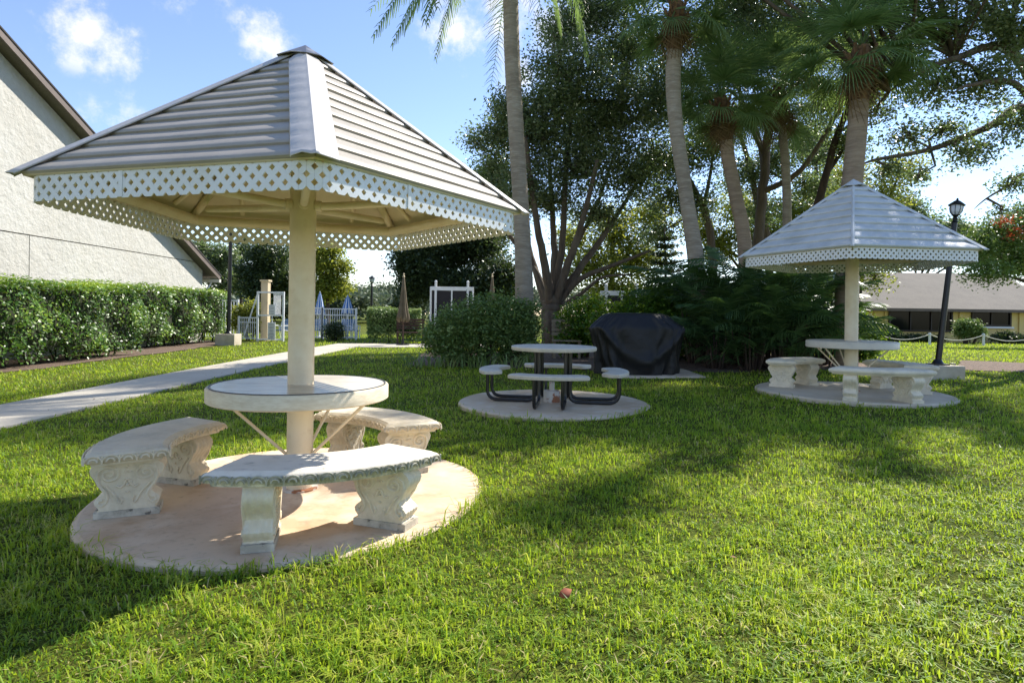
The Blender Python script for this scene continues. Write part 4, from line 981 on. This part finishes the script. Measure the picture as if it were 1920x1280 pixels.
mo = [([root, W(1036, 620, D), W(1035, 585, D), W(1037, 560, D)], .36, .27)]
for pts, dd, r0 in (([(1032, 590), (1012, 535), (985, 440), (955, 330)], 1.5, .15), ([(1034, 580), (1022, 500), (1003, 400), (985, 260)], -1.5, .16), ([(1036, 575), (1040, 490), (1036, 400), (1028, 270)], .8, .15), ([(1040, 575), (1062, 505), (1090, 420), (1120, 300)], -1, .16), ([(1042, 570), (1082, 510), (1140, 430), (1190, 350)], 1.2, .15), ([(1046, 572), (1085, 525), (1150, 497), (1220, 470)], -.6, .11), ([(1040, 560), (1075, 470), (1125, 370), (1165, 240)], 2, .10), ([(1030, 570), (1000, 500), (940, 420), (900, 340)], 2, .11), ([(1038, 560), (1055, 450), (1060, 330), (1075, 190)], 0, .13), ([(1044, 578), (1090, 550), (1130, 520), (1185, 515)], -1, .07)):
    mo.append((PX(pts, D, dd), r0, r0*.35))
tree('many-trunked spreading oak with a tall dark crown behind the ringed palm', base, mo,
     [cl(1060, 140, 95, 70, 18), cl(1150, 210, 95, 95, 19), cl(1000, 250, 75, 80, 18), cl(930, 320, 48, 80, 19), cl(1080, 310, 110, 70, 18.5), cl(1180, 90, 90, 80, 20), cl(1050, 60, 50, 45, 19), cl(1110, 20, 80, 60, 19.5), cl(960, 200, 36, 44, 18), cl(905, 390, 40, 50, 20), cl(1190, 330, 60, 55, 19), cl(980, 350, 60, 40, 17.5), cl(1240, 180, 60, 90, 20), cl(1180, -60, 120, 70, 20), cl(1100, 240, 70, 60, 20), cl(940, 250, 40, 40, 18.5), cl(1230, 300, 50, 50, 20), cl(950, 430, 40, 30, 20), cl(1040, 200, 60, 50, 17.5), cl(1020, 380, 70, 30, 19), cl(890, 265, 24, 26, 18.5), cl(1120, 400, 60, 28, 19)],
     'oak_leaf', size=.105, dens=2.0, group='oak trees')
D = 21.; b = W(1415, 600, D); root = Vector((b.x, b.y, float(gh(b.x, b.y))-.1))
mo = [([root, W(1420, 480, D), W(1428, 380, D), W(1440, 260, D), W(1470, 150, D), W(1500, 40, D)], .2, .12),
      (PX([(1432, 330), (1420, 250), (1390, 190), (1340, 150)], D, 1), .10, .04), (PX([(1430, 360), (1500, 320), (1560, 230), (1600, 150)], D, -2), .11, .05),
      (PX([(1436, 300), (1410, 240), (1370, 120), (1350, 20)], D, 0), .09, .04), (PX([(1455, 190), (1540, 120), (1600, 60)], D, -1), .09, .03)]
tree('tall upright oak behind the two pinkish palms, its top beyond the frame', (b.x, b.y), mo,
     [cl(1420, 100, 100, 80, 18), cl(1325, 190, 60, 75, 19), cl(1500, 50, 110, 70, 18.5), cl(1545, 190, 55, 50, 18), cl(1400, 20, 110, 60, 19), cl(1320, 70, 70, 70, 19.5), cl(1600, 100, 60, 60, 17.5), cl(1470, -80, 160, 80, 18), cl(1440, 200, 50, 40, 19), cl(1330, -80, 120, 70, 19), cl(1490, 150, 50, 40, 19), cl(1560, -190, 130, 90, 16), cl(1400, -210, 120, 80, 17)],
     'oak_leaf', size=.105, dens=1.6, group='oak trees')
for (bx, pts, d, dd, r0, cls, lab) in (
    (1340, [(1340, 520), (1335, 470), (1318, 390), (1285, 320), (1262, 240)], 21., 0, .17, [cl(1270, 300, 55, 60, 21), cl(1250, 370, 50, 40, 21), cl(1310, 380, 50, 40, 21), cl(1330, 280, 50, 50, 21), cl(1230, 440, 40, 30, 21)], 'slim grey oak forking left behind the first pinkish palm'),
    (1440, [(1445, 540), (1440, 460), (1420, 380), (1400, 290), (1370, 210)], 23., 0, .17, [cl(1400, 330, 60, 40, 23), cl(1370, 240, 60, 50, 23), cl(1450, 300, 50, 36, 23), cl(1500, 250, 50, 50, 23), cl(1520, 350, 50, 40, 23), cl(1430, 400, 50, 30, 23)], 'slim grey oak between the two pinkish palms'),
    (1555, [(1520, 560), (1525, 440), (1548, 330), (1585, 215), (1640, 130), (1700, 60)], 17.5, -1, .14, [cl(1660, 110, 60, 50, 16.5), cl(1590, 270, 40, 36, 17), cl(1620, 180, 40, 40, 17)], 'slim brown oak leaning right behind the far gazebo roof')):
    b = W(bx, 600, d); P = PX(pts, d, dd); P[0] = Vector((P[0].x, P[0].y, float(gh(P[0].x, P[0].y))-.1))
    tree(lab, (P[0].x, P[0].y), [(P, r0, r0*.35), ([P[2], P[2].lerp(P[3], .5)+Vector((.6, .2, .4)), P[3]+Vector((1.1, .4, .7))], r0*.5, r0*.2)], cls, 'oak_leaf', 'bark' if d > 18 else 'bark_dark', .11, 1.5, group='oak trees')
D = 14.; rb = Vector((14.5, 15.5, float(gh(14.5, 15.5))-.1))
mo = [([rb, Vector((14.3, 15.3, 2.2)), Vector((13.6, 14.8, 4.2)), Vector((13.0, 14.4, 6.2))], .34, .2),
      ([Vector((13.9, 15, 3.2)), W(1930, 215, 14.5), W(1850, 240, 14), W(1745, 280, 13.6), W(1640, 300, 13.4), W(1612, 312, 13.4)], .13, .008),
      ([Vector((13.3, 14.6, 5.3)), W(1900, 100, 13.5), W(1790, 110, 13), W(1700, 150, 13), W(1668, 172, 13)], .13, .008), ([Vector((13.5, 14.7, 4.6)), W(1920, 170, 13), W(1820, 160, 12.5), W(1785, 178, 12.5)], .1, .008),
      ([Vector((13.9, 15.0, 3.4)), W(1935, 330, 14.5), W(1885, 352, 14.2), W(1850, 372, 14), W(1826, 392, 14)], .06, .006)]
tree('wide overhanging oak at the frame edge spreading sprays above the far gazebo', (14.5, 15.5), mo,
     [cl(1700, 60, 70, 60, 13.5), cl(1790, 40, 95, 60, 13), cl(1755, 160, 75, 50, 13.5), cl(1850, 150, 75, 55, 13), cl(1700, 255, 42, 32, 13.5), cl(1820, 285, 62, 30, 13.6), cl(1905, 230, 40, 50, 13.5), cl(1665, 320, 34, 20, 13.4), cl(1900, 60, 70, 60, 13), cl(1770, 240, 50, 22, 13.6), cl(1900, 345, 40, 16, 14), cl(1640, 210, 34, 34, 13.4), cl(1800, -70, 140, 60, 13.5), cl(1720, 330, 34, 14, 13.5), cl(1640, 20, 50, 50, 14), cl(1880, 395, 24, 10, 14), cl(1640, -90, 120, 70, 13)]+[((x, y, z), (1.15, 1.0, .55)) for x, y, z in ((5.2, 14.2, 10.6), (6.6, 13.8, 10.0), (8.0, 14.3, 10.4), (9.4, 14.2, 9.9), (10.8, 14.4, 10.2), (12.2, 14.6, 9.6), (8.3, 15.8, 11.6), (10.2, 16.2, 11.8), (12.6, 16.0, 11.0), (6.2, 15.6, 11.5), (14.0, 14.2, 9.2), (11.6, 12.9, 8.9), (15.5, 15.5, 9.8), (4.0, 13.6, 10.4), (3.2, 14.6, 11.2))]+[((x, y, z), (r, r*.9, .45)) for x, y, z, r in ((8.6, 12.5, 9.6, .95), (10.0, 12.3, 9.5, .9), (11.5, 12.0, 9.2, .9), (10.0, 13.4, 9.4, 1.1), (9.1, 13.3, 9.3, 1.0), (10.9, 13.6, 9.4, 1.1), (11.8, 13.6, 9.3, 1.0), (7.2, 12.6, 9.9, .9), (12.9, 12.3, 9.0, .9), (13.9, 12.6, 9.2, .8), (6.7, 9.9, 9.0, .42), (7.2, 10.3, 9.1, .36), (9.6, 11.0, 9.2, .45), (11.0, 10.9, 9.0, .4), (12.6, 11.0, 9.0, .4), (5.9, 12.0, 9.6, .5), (5.4, 10.9, 9.2, .3), (8.3, 11.3, 9.3, .35))],  # world-space clumps are unseen overhead foliage, added to shade lawn and far gazebo
     'oak_leaf', size=.085, dens=2.1, group='oak trees', spread=.16)
# yellow-lit trees farther back
def back(label, px, py, d, cls, m, size, dens=.9, name='leafy_tree', r=.18, group='trees behind the lawn'):
    b = W(px, py, d); c0 = Vector(cls[0][0]); z = float(gh(b.x, b.y)); rt = Vector((b.x, b.y, z-.1))
    top = Vector((c0.x, c0.y, c0.z)); mid = rt.lerp(top, .5)+Vector((random.uniform(-.3, .3), 0, 0))
    lim = [([rt, mid, top], r, r*.4)]
    for c, _ in cls[1:]: lim.append(([mid.lerp(top, random.uniform(0, .4)), mid.lerp(Vector(c), .6)+Vector((0, 0, .2)), Vector(c)], r*.4, r*.15))
    return tree(label, (b.x, b.y), lim, cls, m, 'bark_dark', size, dens, name, group=group, spread=.3, per=30)
back('sunlit yellow-green tree seen through the branches of the many-trunked oak', 1150, 600, 27, [cl(1150, 430, 55, 50, 27), cl(1110, 500, 60, 40, 26), cl(1190, 490, 60, 45, 27), cl(1220, 410, 40, 45, 28), cl(1075, 450, 35, 40, 28), cl(1160, 545, 60, 24, 26)], 'gold_leaf', .16)
back('sunlit yellow-green tree between the pinkish palms, low crown', 1400, 600, 28, [cl(1400, 400, 55, 50, 28), cl(1350, 460, 45, 40, 28), cl(1440, 450, 45, 40, 27), cl(1490, 400, 40, 40, 28), cl(1310, 430, 30, 40, 28)], 'gold_leaf', .16)
back('sunlit yellow-green tree rising just beyond the far gazebo apex', 1592, 600, 24, [cl(1650, 370, 42, 36, 24), cl(1590, 330, 36, 40, 25), cl(1690, 320, 40, 34, 24), cl(1540, 380, 36, 40, 26), cl(1640, 520, 20, 30, 22)], 'gold_leaf', .13, 1.)
back('wide green tree rising behind the yellow house roof', 1800, 600, 48, [cl(1660, 480, 50, 26, 48), cl(1740, 470, 60, 34, 48), cl(1820, 462, 60, 40, 48), cl(1900, 470, 60, 40, 48), cl(1780, 440, 40, 30, 48), cl(1700, 430, 36, 30, 48)], 'oak_leaf', .24, 1.0, r=.25)
back('mid-green tree between the brown leaning oak and the thick fan palm', 1545, 600, 30, [cl(1530, 280, 50, 50, 30), cl(1560, 360, 50, 44, 30), cl(1500, 440, 40, 40, 30), cl(1680, 390, 46, 36, 31), cl(1720, 420, 40, 30, 31)], 'oak_leaf', .16, 1.0)
g = back('green tree with orange-red blossoms beside the house roof', 1985, 620, 26, [cl(1880, 440, 48, 40, 26), cl(1840, 460, 32, 30, 25.5), cl(1910, 490, 44, 40, 26), cl(1930, 410, 40, 36, 26), cl(1850, 510, 44, 18, 25)], 'bush_leaf', .13, 1.6, 'flowering_tree')
P = np.concatenate([clump_points(Vector(cl(*q)[0])-g.location, cl(*q)[1], 10, 14, .14)[0] for q in ((1885, 415, 24, 10, 25), (1905, 438, 20, 12, 25))]); npmesh('blossoms', leaf_quads(P, .13), 4, RNG.uniform(0, 1, len(P)), M['flower'], g)
back('dense dark evergreen tree hanging low beside the folded tan umbrella', 850, 620, 31, [cl(850, 450, 60, 60, 31), cl(800, 490, 50, 55, 30), cl(905, 440, 50, 80, 31), cl(870, 540, 80, 36, 30), cl(775, 540, 30, 40, 30), cl(760, 490, 24, 26, 30), cl(940, 530, 40, 50, 29), cl(910, 350, 36, 40, 32), cl(830, 400, 40, 36, 32)], 'dark_leaf', .17, 2.0)
LT = 'trees beyond the pool'
for (px, d, cls, m, lab) in ((400, 46, [cl(395, 500, 32, 34, 46), cl(420, 480, 26, 26, 46), cl(430, 530, 30, 18, 46), cl(375, 470, 20, 20, 46)], 'oak_leaf', 'mid-green tree beyond the eave end of the stucco building'),
    (505, 44, [cl(505, 480, 40, 36, 44), cl(480, 515, 40, 28, 44), cl(530, 520, 40, 30, 44), cl(500, 545, 50, 16, 44)], 'dark_leaf', 'dark tree filling the gap between lamp pole and near gazebo post'),
    (615, 42, [cl(612, 500, 28, 28, 42), cl(600, 540, 30, 26, 42), cl(635, 535, 24, 22, 42), cl(645, 500, 10, 14, 42), cl(590, 470, 20, 18, 42), cl(625, 470, 16, 14, 42)], 'gold_leaf', 'golden-green tree standing above the closed blue umbrellas'),
    (455, 52, [cl(455, 470, 12, 26, 52), cl(452, 520, 14, 30, 52)], 'dark_leaf', 'thin dark conifer-like tree just right of the lamp pole'),
    (560, 48, [cl(560, 490, 30, 30, 48), cl(555, 540, 34, 26, 48)], 'oak_leaf', 'mid-green tree mostly hidden by the near gazebo post')):
    back(lab, px, 600, d, cls, m, .22, 1.1, 'leafy_tree', .16, LT)
# distant wood line
def woods():
    V = []; T = []
    for (x0, x1, y, hgt, d) in ((520, 760, 562, 24, 95), (690, 745, 550, 20, 85), (400, 800, 572, 14, 70), (560, 700, 566, 14, 60), (1250, 2050, 560, 34, 90), (-100, 520, 560, 30, 100), (760, 1250, 560, 30, 95)):
        n = int((x1-x0)/9)
        for i in range(n):
            c, r = cl(x0+(x1-x0)*(i+.5)/n+random.uniform(-4, 4), y+random.uniform(-8, 10), 14, hgt*random.uniform(.6, 1.2), d+random.uniform(-5, 5)); q, _, t = clump_points(c, r, 16, 22, .7); V.append(q); T.append(t)
    P = np.concatenate(V); struct(npmesh('distant_woods', leaf_quads(P, .55), 4, np.clip(.45+np.concatenate(T)+RNG.normal(0, .15, len(P)), 0, 1), M['far_leaf']), 'stuff')
woods()
# dark tiered conifer
def conifer():
    d = 17.; b = W(1247, 600, d); z = float(gh(b.x, d)); top = W(1244, 425, d).z-z
    g = thing('conifer', 'young dark tiered conifer behind the covered grill', 'tree', (b.x, d, z)); tr = MB().tube([(0, 0, -.1), (0, 0, top*.6), (-.05, 0, top)], [.06, .04, .012], 8); V = []
    for k in range(13):
        zz = .5+(top-.6)*k/13; ln = 1.0*(1-k/14)+.12
        for j in range(7):
            a = j*TAU/7+k*.7; e = Vector((math.cos(a)*ln, math.sin(a)*ln, zz+.12*ln)); tr.tube([(0, 0, zz), e*.5+Vector((0, 0, zz*.5-.05)), e], [.014, .01, .004], 4)
            for u in np.linspace(.2, 1, int(12*ln)+3): V.append(Vector((0, 0, zz)).lerp(e, float(u))+Vector((0, 0, -.08*math.sin(PI*u)*ln)))
    P = np.repeat(np.array([tuple(v) for v in V]), 7, 0); P = P+RNG.normal(0, .06, P.shape)*np.array([1, 1, .5])
    tr.obj('trunk', M['bark_dark'], g, True); npmesh('crown', leaf_quads(P, .13, aspect=.28), 4, RNG.uniform(0, 1, len(P)), M['dark_leaf'], g)
conifer()
# ------------------------------------------------------------------ palms
def strip(Q, c0, c1, w0, w1, s): Q += [c0-s*w0, c0+s*w0, c1+s*w1, c1-s*w1]
def fan_frond(name, seed, m, ln=.82, pet=.95, nb=42, droop=.5):
    """costapalmate fan: petiole along +x, blade fan at its end"""
    rnd = random.Random(seed); Q = []; T = []
    X, Y, Z = Vector((1, 0, 0)), Vector((0, 1, 0)), Vector((0, 0, 1)); prev = Vector((0, 0, 0))
    for j in range(1, 5):
        u = j/4; c = Vector((pet*u, 0, -.10*u*u*pet)); strip(Q, prev, c, .022, .016, Y); T.append(.7); prev = c
    hub = prev
    for k in range(nb):
        a = math.radians(-118+236*k/(nb-1)); l = ln*(.8+.3*math.cos(a*.7))*rnd.uniform(.88, 1.08); d = X*math.cos(a)+Y*math.sin(a); tn = rnd.uniform(.2, 1)
        p = hub+X*(.05*math.cos(a)); s = Vector((-d.y, d.x, 0)); tw = (s+Z*rnd.uniform(-.5, .5)).normalized(); pr = p
        fold = .14*abs(math.sin(a))
        for j in range(1, 6):
            u = j/5; c = p+d*l*u+Z*(fold*l*u-droop*l*max(0, u-.35)**1.7*1.6-rnd.uniform(0, .02)); w0 = .016*math.sin(min(1, .25+.75*(j-1)/5*1.4)*PI*.5)*(1-max(0, (j-1)/5-.45)); w1 = .016*(1-max(0, u-.4)/.6)+.001
            strip(Q, pr, c, w0, w1, tw); T.append(tn); pr = c
    me_o = npmesh(name, np.array([tuple(v) for v in Q]), 4, np.array(T), m); me = me_o.data; bpy.data.objects.remove(me_o); return me
def pinnate(name, seed, m, ln=2.6, lf=.5, nb=46, arch=.75, plume=.5, wid=.016):
    rnd = random.Random(seed); Q = []; T = []; Y = Vector((0, 1, 0)); ax = []
    for j in range(nb+1):
        u = j/nb; ax.append(Vector((ln*u*(1-.18*u), 0, ln*(.35*u-arch*u*u))))
    for j in range(nb):
        strip(Q, ax[j], ax[j+1], .018*(1-j/nb)+.003, .018*(1-(j+1)/nb)+.003, Y); T.append(.8)
        if j < nb*.1: continue
        u = j/nb; t = (ax[j+1]-ax[j]).normalized(); l = lf*(math.sin(PI*min(1, .12+u*.85))**.6)*rnd.uniform(.85, 1.1)
        for sg in (-1, 1):
            d = (Y*sg*.85+t*.55+Vector((0, 0, rnd.uniform(-plume, plume*.7)))).normalized(); tn = rnd.uniform(.1, 1); p = ax[j]; pr = p; s = d.cross(Vector((0, 0, 1))).normalized() if abs(d.z) < .9 else t
            for q in range(1, 4):
                v = q/3; c = p+d*l*v-Vector((0, 0, l*.42*v*v)); strip(Q, pr, c, wid*(1-.7*(q-1)/3), wid*(1-.85*v)+.0015, s); T.append(tn); pr = c
    me_o = npmesh(name, np.array([tuple(v) for v in Q]), 4, np.array(T), m); me = me_o.data; bpy.data.objects.remove(me_o); return me
FAN = [fan_frond('frond', i, M['palm_leaf']) for i in range(3)]; FAND = [fan_frond('dead_frond', 9+i, M['dead_frond'], .7, .7, 26, 1.3) for i in range(2)]
QF = [pinnate('frond', i, M['palm_leaf'], 3.2, .52, 60, (.7, 1.22)[i], .6, .02) for i in range(2)]
AF = [pinnate('frond', 20+i, M['areca_leaf'], 1.45, .34, 26, .55, .35, .017) for i in range(3)]
def ringed_trunk(b0, pts, rads, m, g, ring=.055):
    P = [Vector(p)-b0 for p in pts]; Q = []; R = []; n = len(P)
    for i in range(n-1):
        p0, p1, p2, p3 = P[max(i-1, 0)], P[i], P[i+1], P[min(i+2, n-1)]; k = max(4, int((p2-p1).length/ring)*2)
        for j in range(k):
            t = j/k; Q.append(.5*((2*p1)+(p2-p0)*t+(2*p0-5*p1+4*p2-p3)*t*t+(3*p1-p0-3*p2+p3)*t**3)); R.append((rads[i]+(rads[i+1]-rads[i])*t)*(1.0 if j % 2 else .972)*random.uniform(.985, 1.015))
    Q.append(P[-1]); R.append(rads[-1]); return MB().tube(Q, R, 20).obj('trunk', m, g, True)
def put(me, name, g, loc, az, el, roll=0., sc=1.):
    o = link(name, me, None, g); o.location = loc; o.scale = (sc, sc, sc)
    o.rotation_euler = (Matrix.Rotation(az, 3, 'Z') @ Matrix.Rotation(-el, 3, 'Y') @ Matrix.Rotation(roll, 3, 'X')).to_euler(); return o
def sabal(label, pts, d, rads, barkm, nf, seed, dead=4, boots=.8, sc=1.):
    rnd = random.Random(seed); P = PX(pts, d); z = float(gh(P[0].x, d)); b0 = Vector((P[0].x, P[0].y, z)); P[0] = b0.copy(); P[0].z -= .1
    g = thing('cabbage_palm', label, 'palm tree', b0, 0, 'fan palms'); b0 = Vector((b0.x, b0.y, z)); top = P[-1]-b0
    ringed_trunk(b0, P, rads, barkm, g); dr = (P[-1]-P[-2]).normalized(); r = rads[-1]
    mb = MB().tube([top-dr*.35, top-dr*.05, top+dr*boots*.5, top+dr*boots], [r*1.02, r*1.15, r*1.35, r*.9], 16)
    for k in range(34):                                                        # split leaf bases
        a = k*2.4; u = k/34; c = top+dr*boots*(u-.12); o = Vector((math.cos(a), math.sin(a), 0)); rr = r*(1.12+.2*math.sin(PI*u)); q = c+o*rr
        mb.bar(q-Vector((0, 0, .09)), q+o*.10+Vector((0, 0, .13)), .06, .03)
    mb.obj('boots', M['boot'], g)
    hd = top+dr*boots
    for k in range(nf):
        el = math.radians(78-118*(k/nf)**.85+rnd.uniform(-8, 8)); put(FAN[k % 3], 'frond', g, hd+dr*rnd.uniform(-.25, .1), k*2.399+rnd.uniform(-.2, .2), el, rnd.uniform(-.3, .3), sc*rnd.uniform(.85, 1.15))
    for k in range(dead): put(FAND[k % 2], 'dead_frond', g, hd-dr*.2, k*TAU/max(1, dead)+rnd.uniform(-.4, .4), math.radians(rnd.uniform(-72, -55)), 0, sc*.9)
    return g
sabal('fan palm with pale curved trunk, between the many-trunked oak and the other fan palms', [(1312, 620), (1308, 520), (1287, 370), (1268, 240), (1262, 150), (1266, 70)], 14., [.23, .20, .165, .165, .175, .17], M['palm_bark'], 32, 1, 4, .8, .9)
sabal('fan palm with pinkish trunk rising just left of the far gazebo roof', [(1402, 620), (1397, 470), (1380, 370), (1366, 300), (1358, 240)], 15.5, [.22, .18, .17, .17, .165], M['palm_bark_pink'], 34, 2, 5, .8, .88)
sabal('fan palm with thick straight trunk directly behind the far gazebo apex', [(1586, 640), (1592, 420), (1600, 320), (1609, 220), (1612, 160)], 12.6, [.24, .22, .20, .19, .19], M['palm_bark_pink'], 36, 3, 3)
sabal('short fan palm just left of the brown leaning oak, with hanging dead fronds', [(1474, 640), (1476, 420), (1472, 300), (1462, 205)], 16.5, [.14, .12, .11, .11], M['palm_bark'], 30, 4, 7, .6)
def queen():
    D = 14.6; pts = [(986, 650), (984, 590), (979, 430), (968, 250), (960, 100), (957, -20), (955, -80)]; P = PX(pts, D); z = float(gh(P[0].x, D)); b0 = Vector((P[0].x, P[0].y, z)); P[0] = b0-Vector((0, 0, .1))
    g = thing('queen_palm', 'tall ringed grey palm with feathery drooping fronds at the top edge', 'palm tree', b0); top = P[-1]-b0
    ringed_trunk(b0, P, [.30, .24, .20, .195, .195, .19, .17], M['palm_bark'], g, .09)
    MB().tube([top-Vector((0, 0, .1)), top+Vector((0, 0, .5)), top+Vector((0, 0, 1.0))], [.15, .17, .09], 14).obj('crownshaft', M['boot'], g, True)
    rnd = random.Random(3); hd = top+Vector((0, 0, .5))
    for k in range(22):
        az = k*2.399; el = math.radians(60-75*(k/22)+rnd.uniform(-6, 6)); put(QF[k % 2], 'frond', g, hd, az, el, rnd.uniform(-.2, .2), rnd.uniform(.95, 1.1))
    for az, el, s in ((176, 6, 1.0), (192, 2, .92), (214, -4, .9), (160, -6, .86), (-22, -2, .72), (-100, -6, .9), (-140, -2, .95), (14, -10, .66), (236, 0, 1.0)): put(QF[1], 'frond', g, hd-Vector((0, 0, .15)), math.radians(az), math.radians(el), 0, s)
queen()
def palm_shrub(label, px, d, n, h, seed, sc=1.):
    rnd = random.Random(seed); x = W(px, 600, d).x; z = float(gh(x, d)); g = thing('shade_palm', label, 'palm shrub', (x, d, z), 0, 'dark clumping palms')
    st = MB()
    for k in range(n):
        a = k*2.399; r = rnd.uniform(.05, .45); hh = h*rnd.uniform(.05, .62) if k > 4 else h*.6; p = Vector((r*math.cos(a), r*math.sin(a), hh)); st.tube([(p.x*.5, p.y*.5, -.05), (p.x*.8, p.y*.8, hh*.5), p], [.022, .018, .012], 6)
        put(AF[k % 3], 'frond', g, p, a+rnd.uniform(-.4, .4), math.radians(rnd.uniform(18, 72)), rnd.uniform(-.3, .3), sc*rnd.uniform(.75, 1.15))
    st.obj('stems', M['bark_dark'], g)
for i, (px, d, n, h, sc, lab) in enumerate(((1310, 13.6, 30, 1.7, 1.0, 'dark clumping palm shrub just right of the covered grill'), (1375, 13.0, 30, 2.0, 1.05, 'tall dark palm shrub at the foot of the pinkish palm'), (1440, 12.6, 30, 1.9, 1.05, 'dark palm shrub below the far gazebo eave corner'), (1500, 12.4, 30, 1.8, 1.0, 'dark palm shrub behind the bench facing the palms'), (1345, 12.3, 26, 1.0, .85, 'low dark palm shrub in front of the clump near the grill'), (1470, 11.9, 26, 1.0, .85, 'low dark palm shrub nearest the far gazebo pad'), (1545, 13.2, 26, 1.6, .85, 'dark palm shrub touching the far gazebo post'), (1410, 12.0, 24, 1.0, .85, 'low dark palm shrub in the middle of the dark clump'))):
    palm_shrub(lab, px, d, n, h*1.35, 40+i, sc*1.15)
for i, (px, d, lab) in enumerate(((1400, 14.6, 'dark leafy shrub filling behind the clumping palms, middle of the bed'), (1500, 14.4, 'dark leafy shrub filling behind the clumping palms, gazebo end'), (1290, 15., 'dark leafy shrub filling behind the covered grill'))):
    bush(lab, (W(px, 600, d).x, d), [((0, 0, .9), (.9, .5, .9)), ((.3, 0, 1.6), (.6, .4, .5)), ((-.5, 0, 1.4), (.5, .4, .5))], 9000, .12, 'dark_leaf', group='garden shrubs')
# ------------------------------------------------------------------ sky, sun, camera
def sky():
    w = bpy.data.worlds.new('World'); SC.world = w; w.use_nodes = True; nt = w.node_tree; nt.nodes.clear()
    out = N(nt, 'ShaderNodeOutputWorld'); bg = N(nt, 'ShaderNodeBackground'); s = N(nt, 'ShaderNodeTexSky', sky_type='NISHITA', sun_disc=False, sun_elevation=EL, sun_rotation=PI/2-AZ)
    s.air_density = 1.0; s.dust_density = .0; s.ozone_density = 3.0; s.altitude = 10
    bg.inputs[1].default_value = SKY_S; tn = mixc(nt, 1.0, s.outputs[0], (1.07, .98, 1.0)); tn.node.blend_type = 'MULTIPLY'; L(nt, tn, bg.inputs[0])
    cb = N(nt, 'ShaderNodeBackground'); cb.inputs[0].default_value = (1, .99, .98, 1); cb.inputs[1].default_value = CLOUD_S
    tc = N(nt, 'ShaderNodeTexCoord'); D_ = tc.outputs['Generated']
    # clouds: soft puffs around given sky directions, broken up by noise
    n1, raw = noise(nt, D_, 9, 8, .62, .3, .7)
    tot = None
    for (px, py, rad, wgt) in ((150, 60, .055, 1.), (215, 95, .045, 1.), (120, 45, .035, .8), (490, 75, .05, .9), (520, 105, .03, .7), (235, 215, .04, .45), (175, 212, .03, .4), (860, 60, .07, .8), (960, 20, .09, .9), (1060, 50, .09, .9), (830, 90, .04, .6), (990, 140, .07, .7), (700, 500, .10, .35), (620, 330, .03, .2), (960, -60, .12, .8), (350, -80, .08, .6), (1700, -120, .16, .6)):
        c = ray(px, py).normalized(); q = N(nt, 'ShaderNodeVectorMath', operation='DISTANCE'); q.inputs[1].default_value = c; L(nt, D_, q.inputs[0])
        r = N(nt, 'ShaderNodeMapRange', interpolation_type='SMOOTHSTEP'); r.inputs[1].default_value = 0; r.inputs[2].default_value = rad*1.25; r.inputs[3].default_value = wgt; r.inputs[4].default_value = 0; L(nt, q.outputs['Value'], r.inputs[0])
        if tot is None: tot = r.outputs[0]
        else:
            m = N(nt, 'ShaderNodeMath', operation='MAXIMUM'); L(nt, tot, m.inputs[0]); L(nt, r.outputs[0], m.inputs[1]); tot = m.outputs[0]
    n2, raw2 = noise(nt, D_, 22, 8, .65, .32, .68)
    a = N(nt, 'ShaderNodeMath', operation='ADD'); L(nt, tot, a.inputs[0]); L(nt, n2, a.inputs[1])
    r = N(nt, 'ShaderNodeMapRange', interpolation_type='SMOOTHSTEP'); r.inputs[1].default_value = .66; r.inputs[2].default_value = 1.9; L(nt, a.outputs[0], r.inputs[0])
    g = N(nt, 'ShaderNodeMath', operation='GREATER_THAN'); g.inputs[1].default_value = .001; L(nt, tot, g.inputs[0])
    f = N(nt, 'ShaderNodeMath', operation='MULTIPLY'); L(nt, r.outputs[0], f.inputs[0])
    sm = N(nt, 'ShaderNodeMapRange'); sm.inputs[1].default_value = 0; sm.inputs[2].default_value = .25; L(nt, tot, sm.inputs[0]); L(nt, sm.outputs[0], f.inputs[1])
    mx = N(nt, 'ShaderNodeMixShader'); L(nt, f.outputs[0], mx.inputs[0]); L(nt, bg.outputs[0], mx.inputs[1]); L(nt, cb.outputs[0], mx.inputs[2]); L(nt, mx.outputs[0], out.inputs[0])
SKY_S, CLOUD_S = .135, .68
sky()
sl = bpy.data.lights.new('sun', 'SUN'); sl.energy = 5.0; sl.angle = math.radians(.55); sl.color = (1, .945, .85)
so = bpy.data.objects.new('sun', sl); COL.objects.link(so); so.rotation_euler = (-SUN).to_track_quat('-Z', 'Y').to_euler(); so.location = SUN*60
cam = bpy.data.cameras.new('camera'); co = bpy.data.objects.new('camera', cam); COL.objects.link(co); SC.camera = co
cam.sensor_width = 36; cam.lens = F/1920*36; cam.shift_y = -(640-CY)/1920; cam.clip_start = .05; cam.clip_end = 2000
co.matrix_world = Matrix.Translation((0, 0, CAMH)) @ Matrix.Rotation(PI/2, 4, 'X') @ Matrix.Rotation(ROLL, 4, 'Z')
SC.view_settings.view_transform = 'Standard'; SC.view_settings.look = 'None'; SC.view_settings.exposure = .85; SC.view_settings.gamma = 1
SC.cycles.max_bounces = 8; SC.cycles.transparent_max_bounces = 8; SC.cycles.use_denoising = True
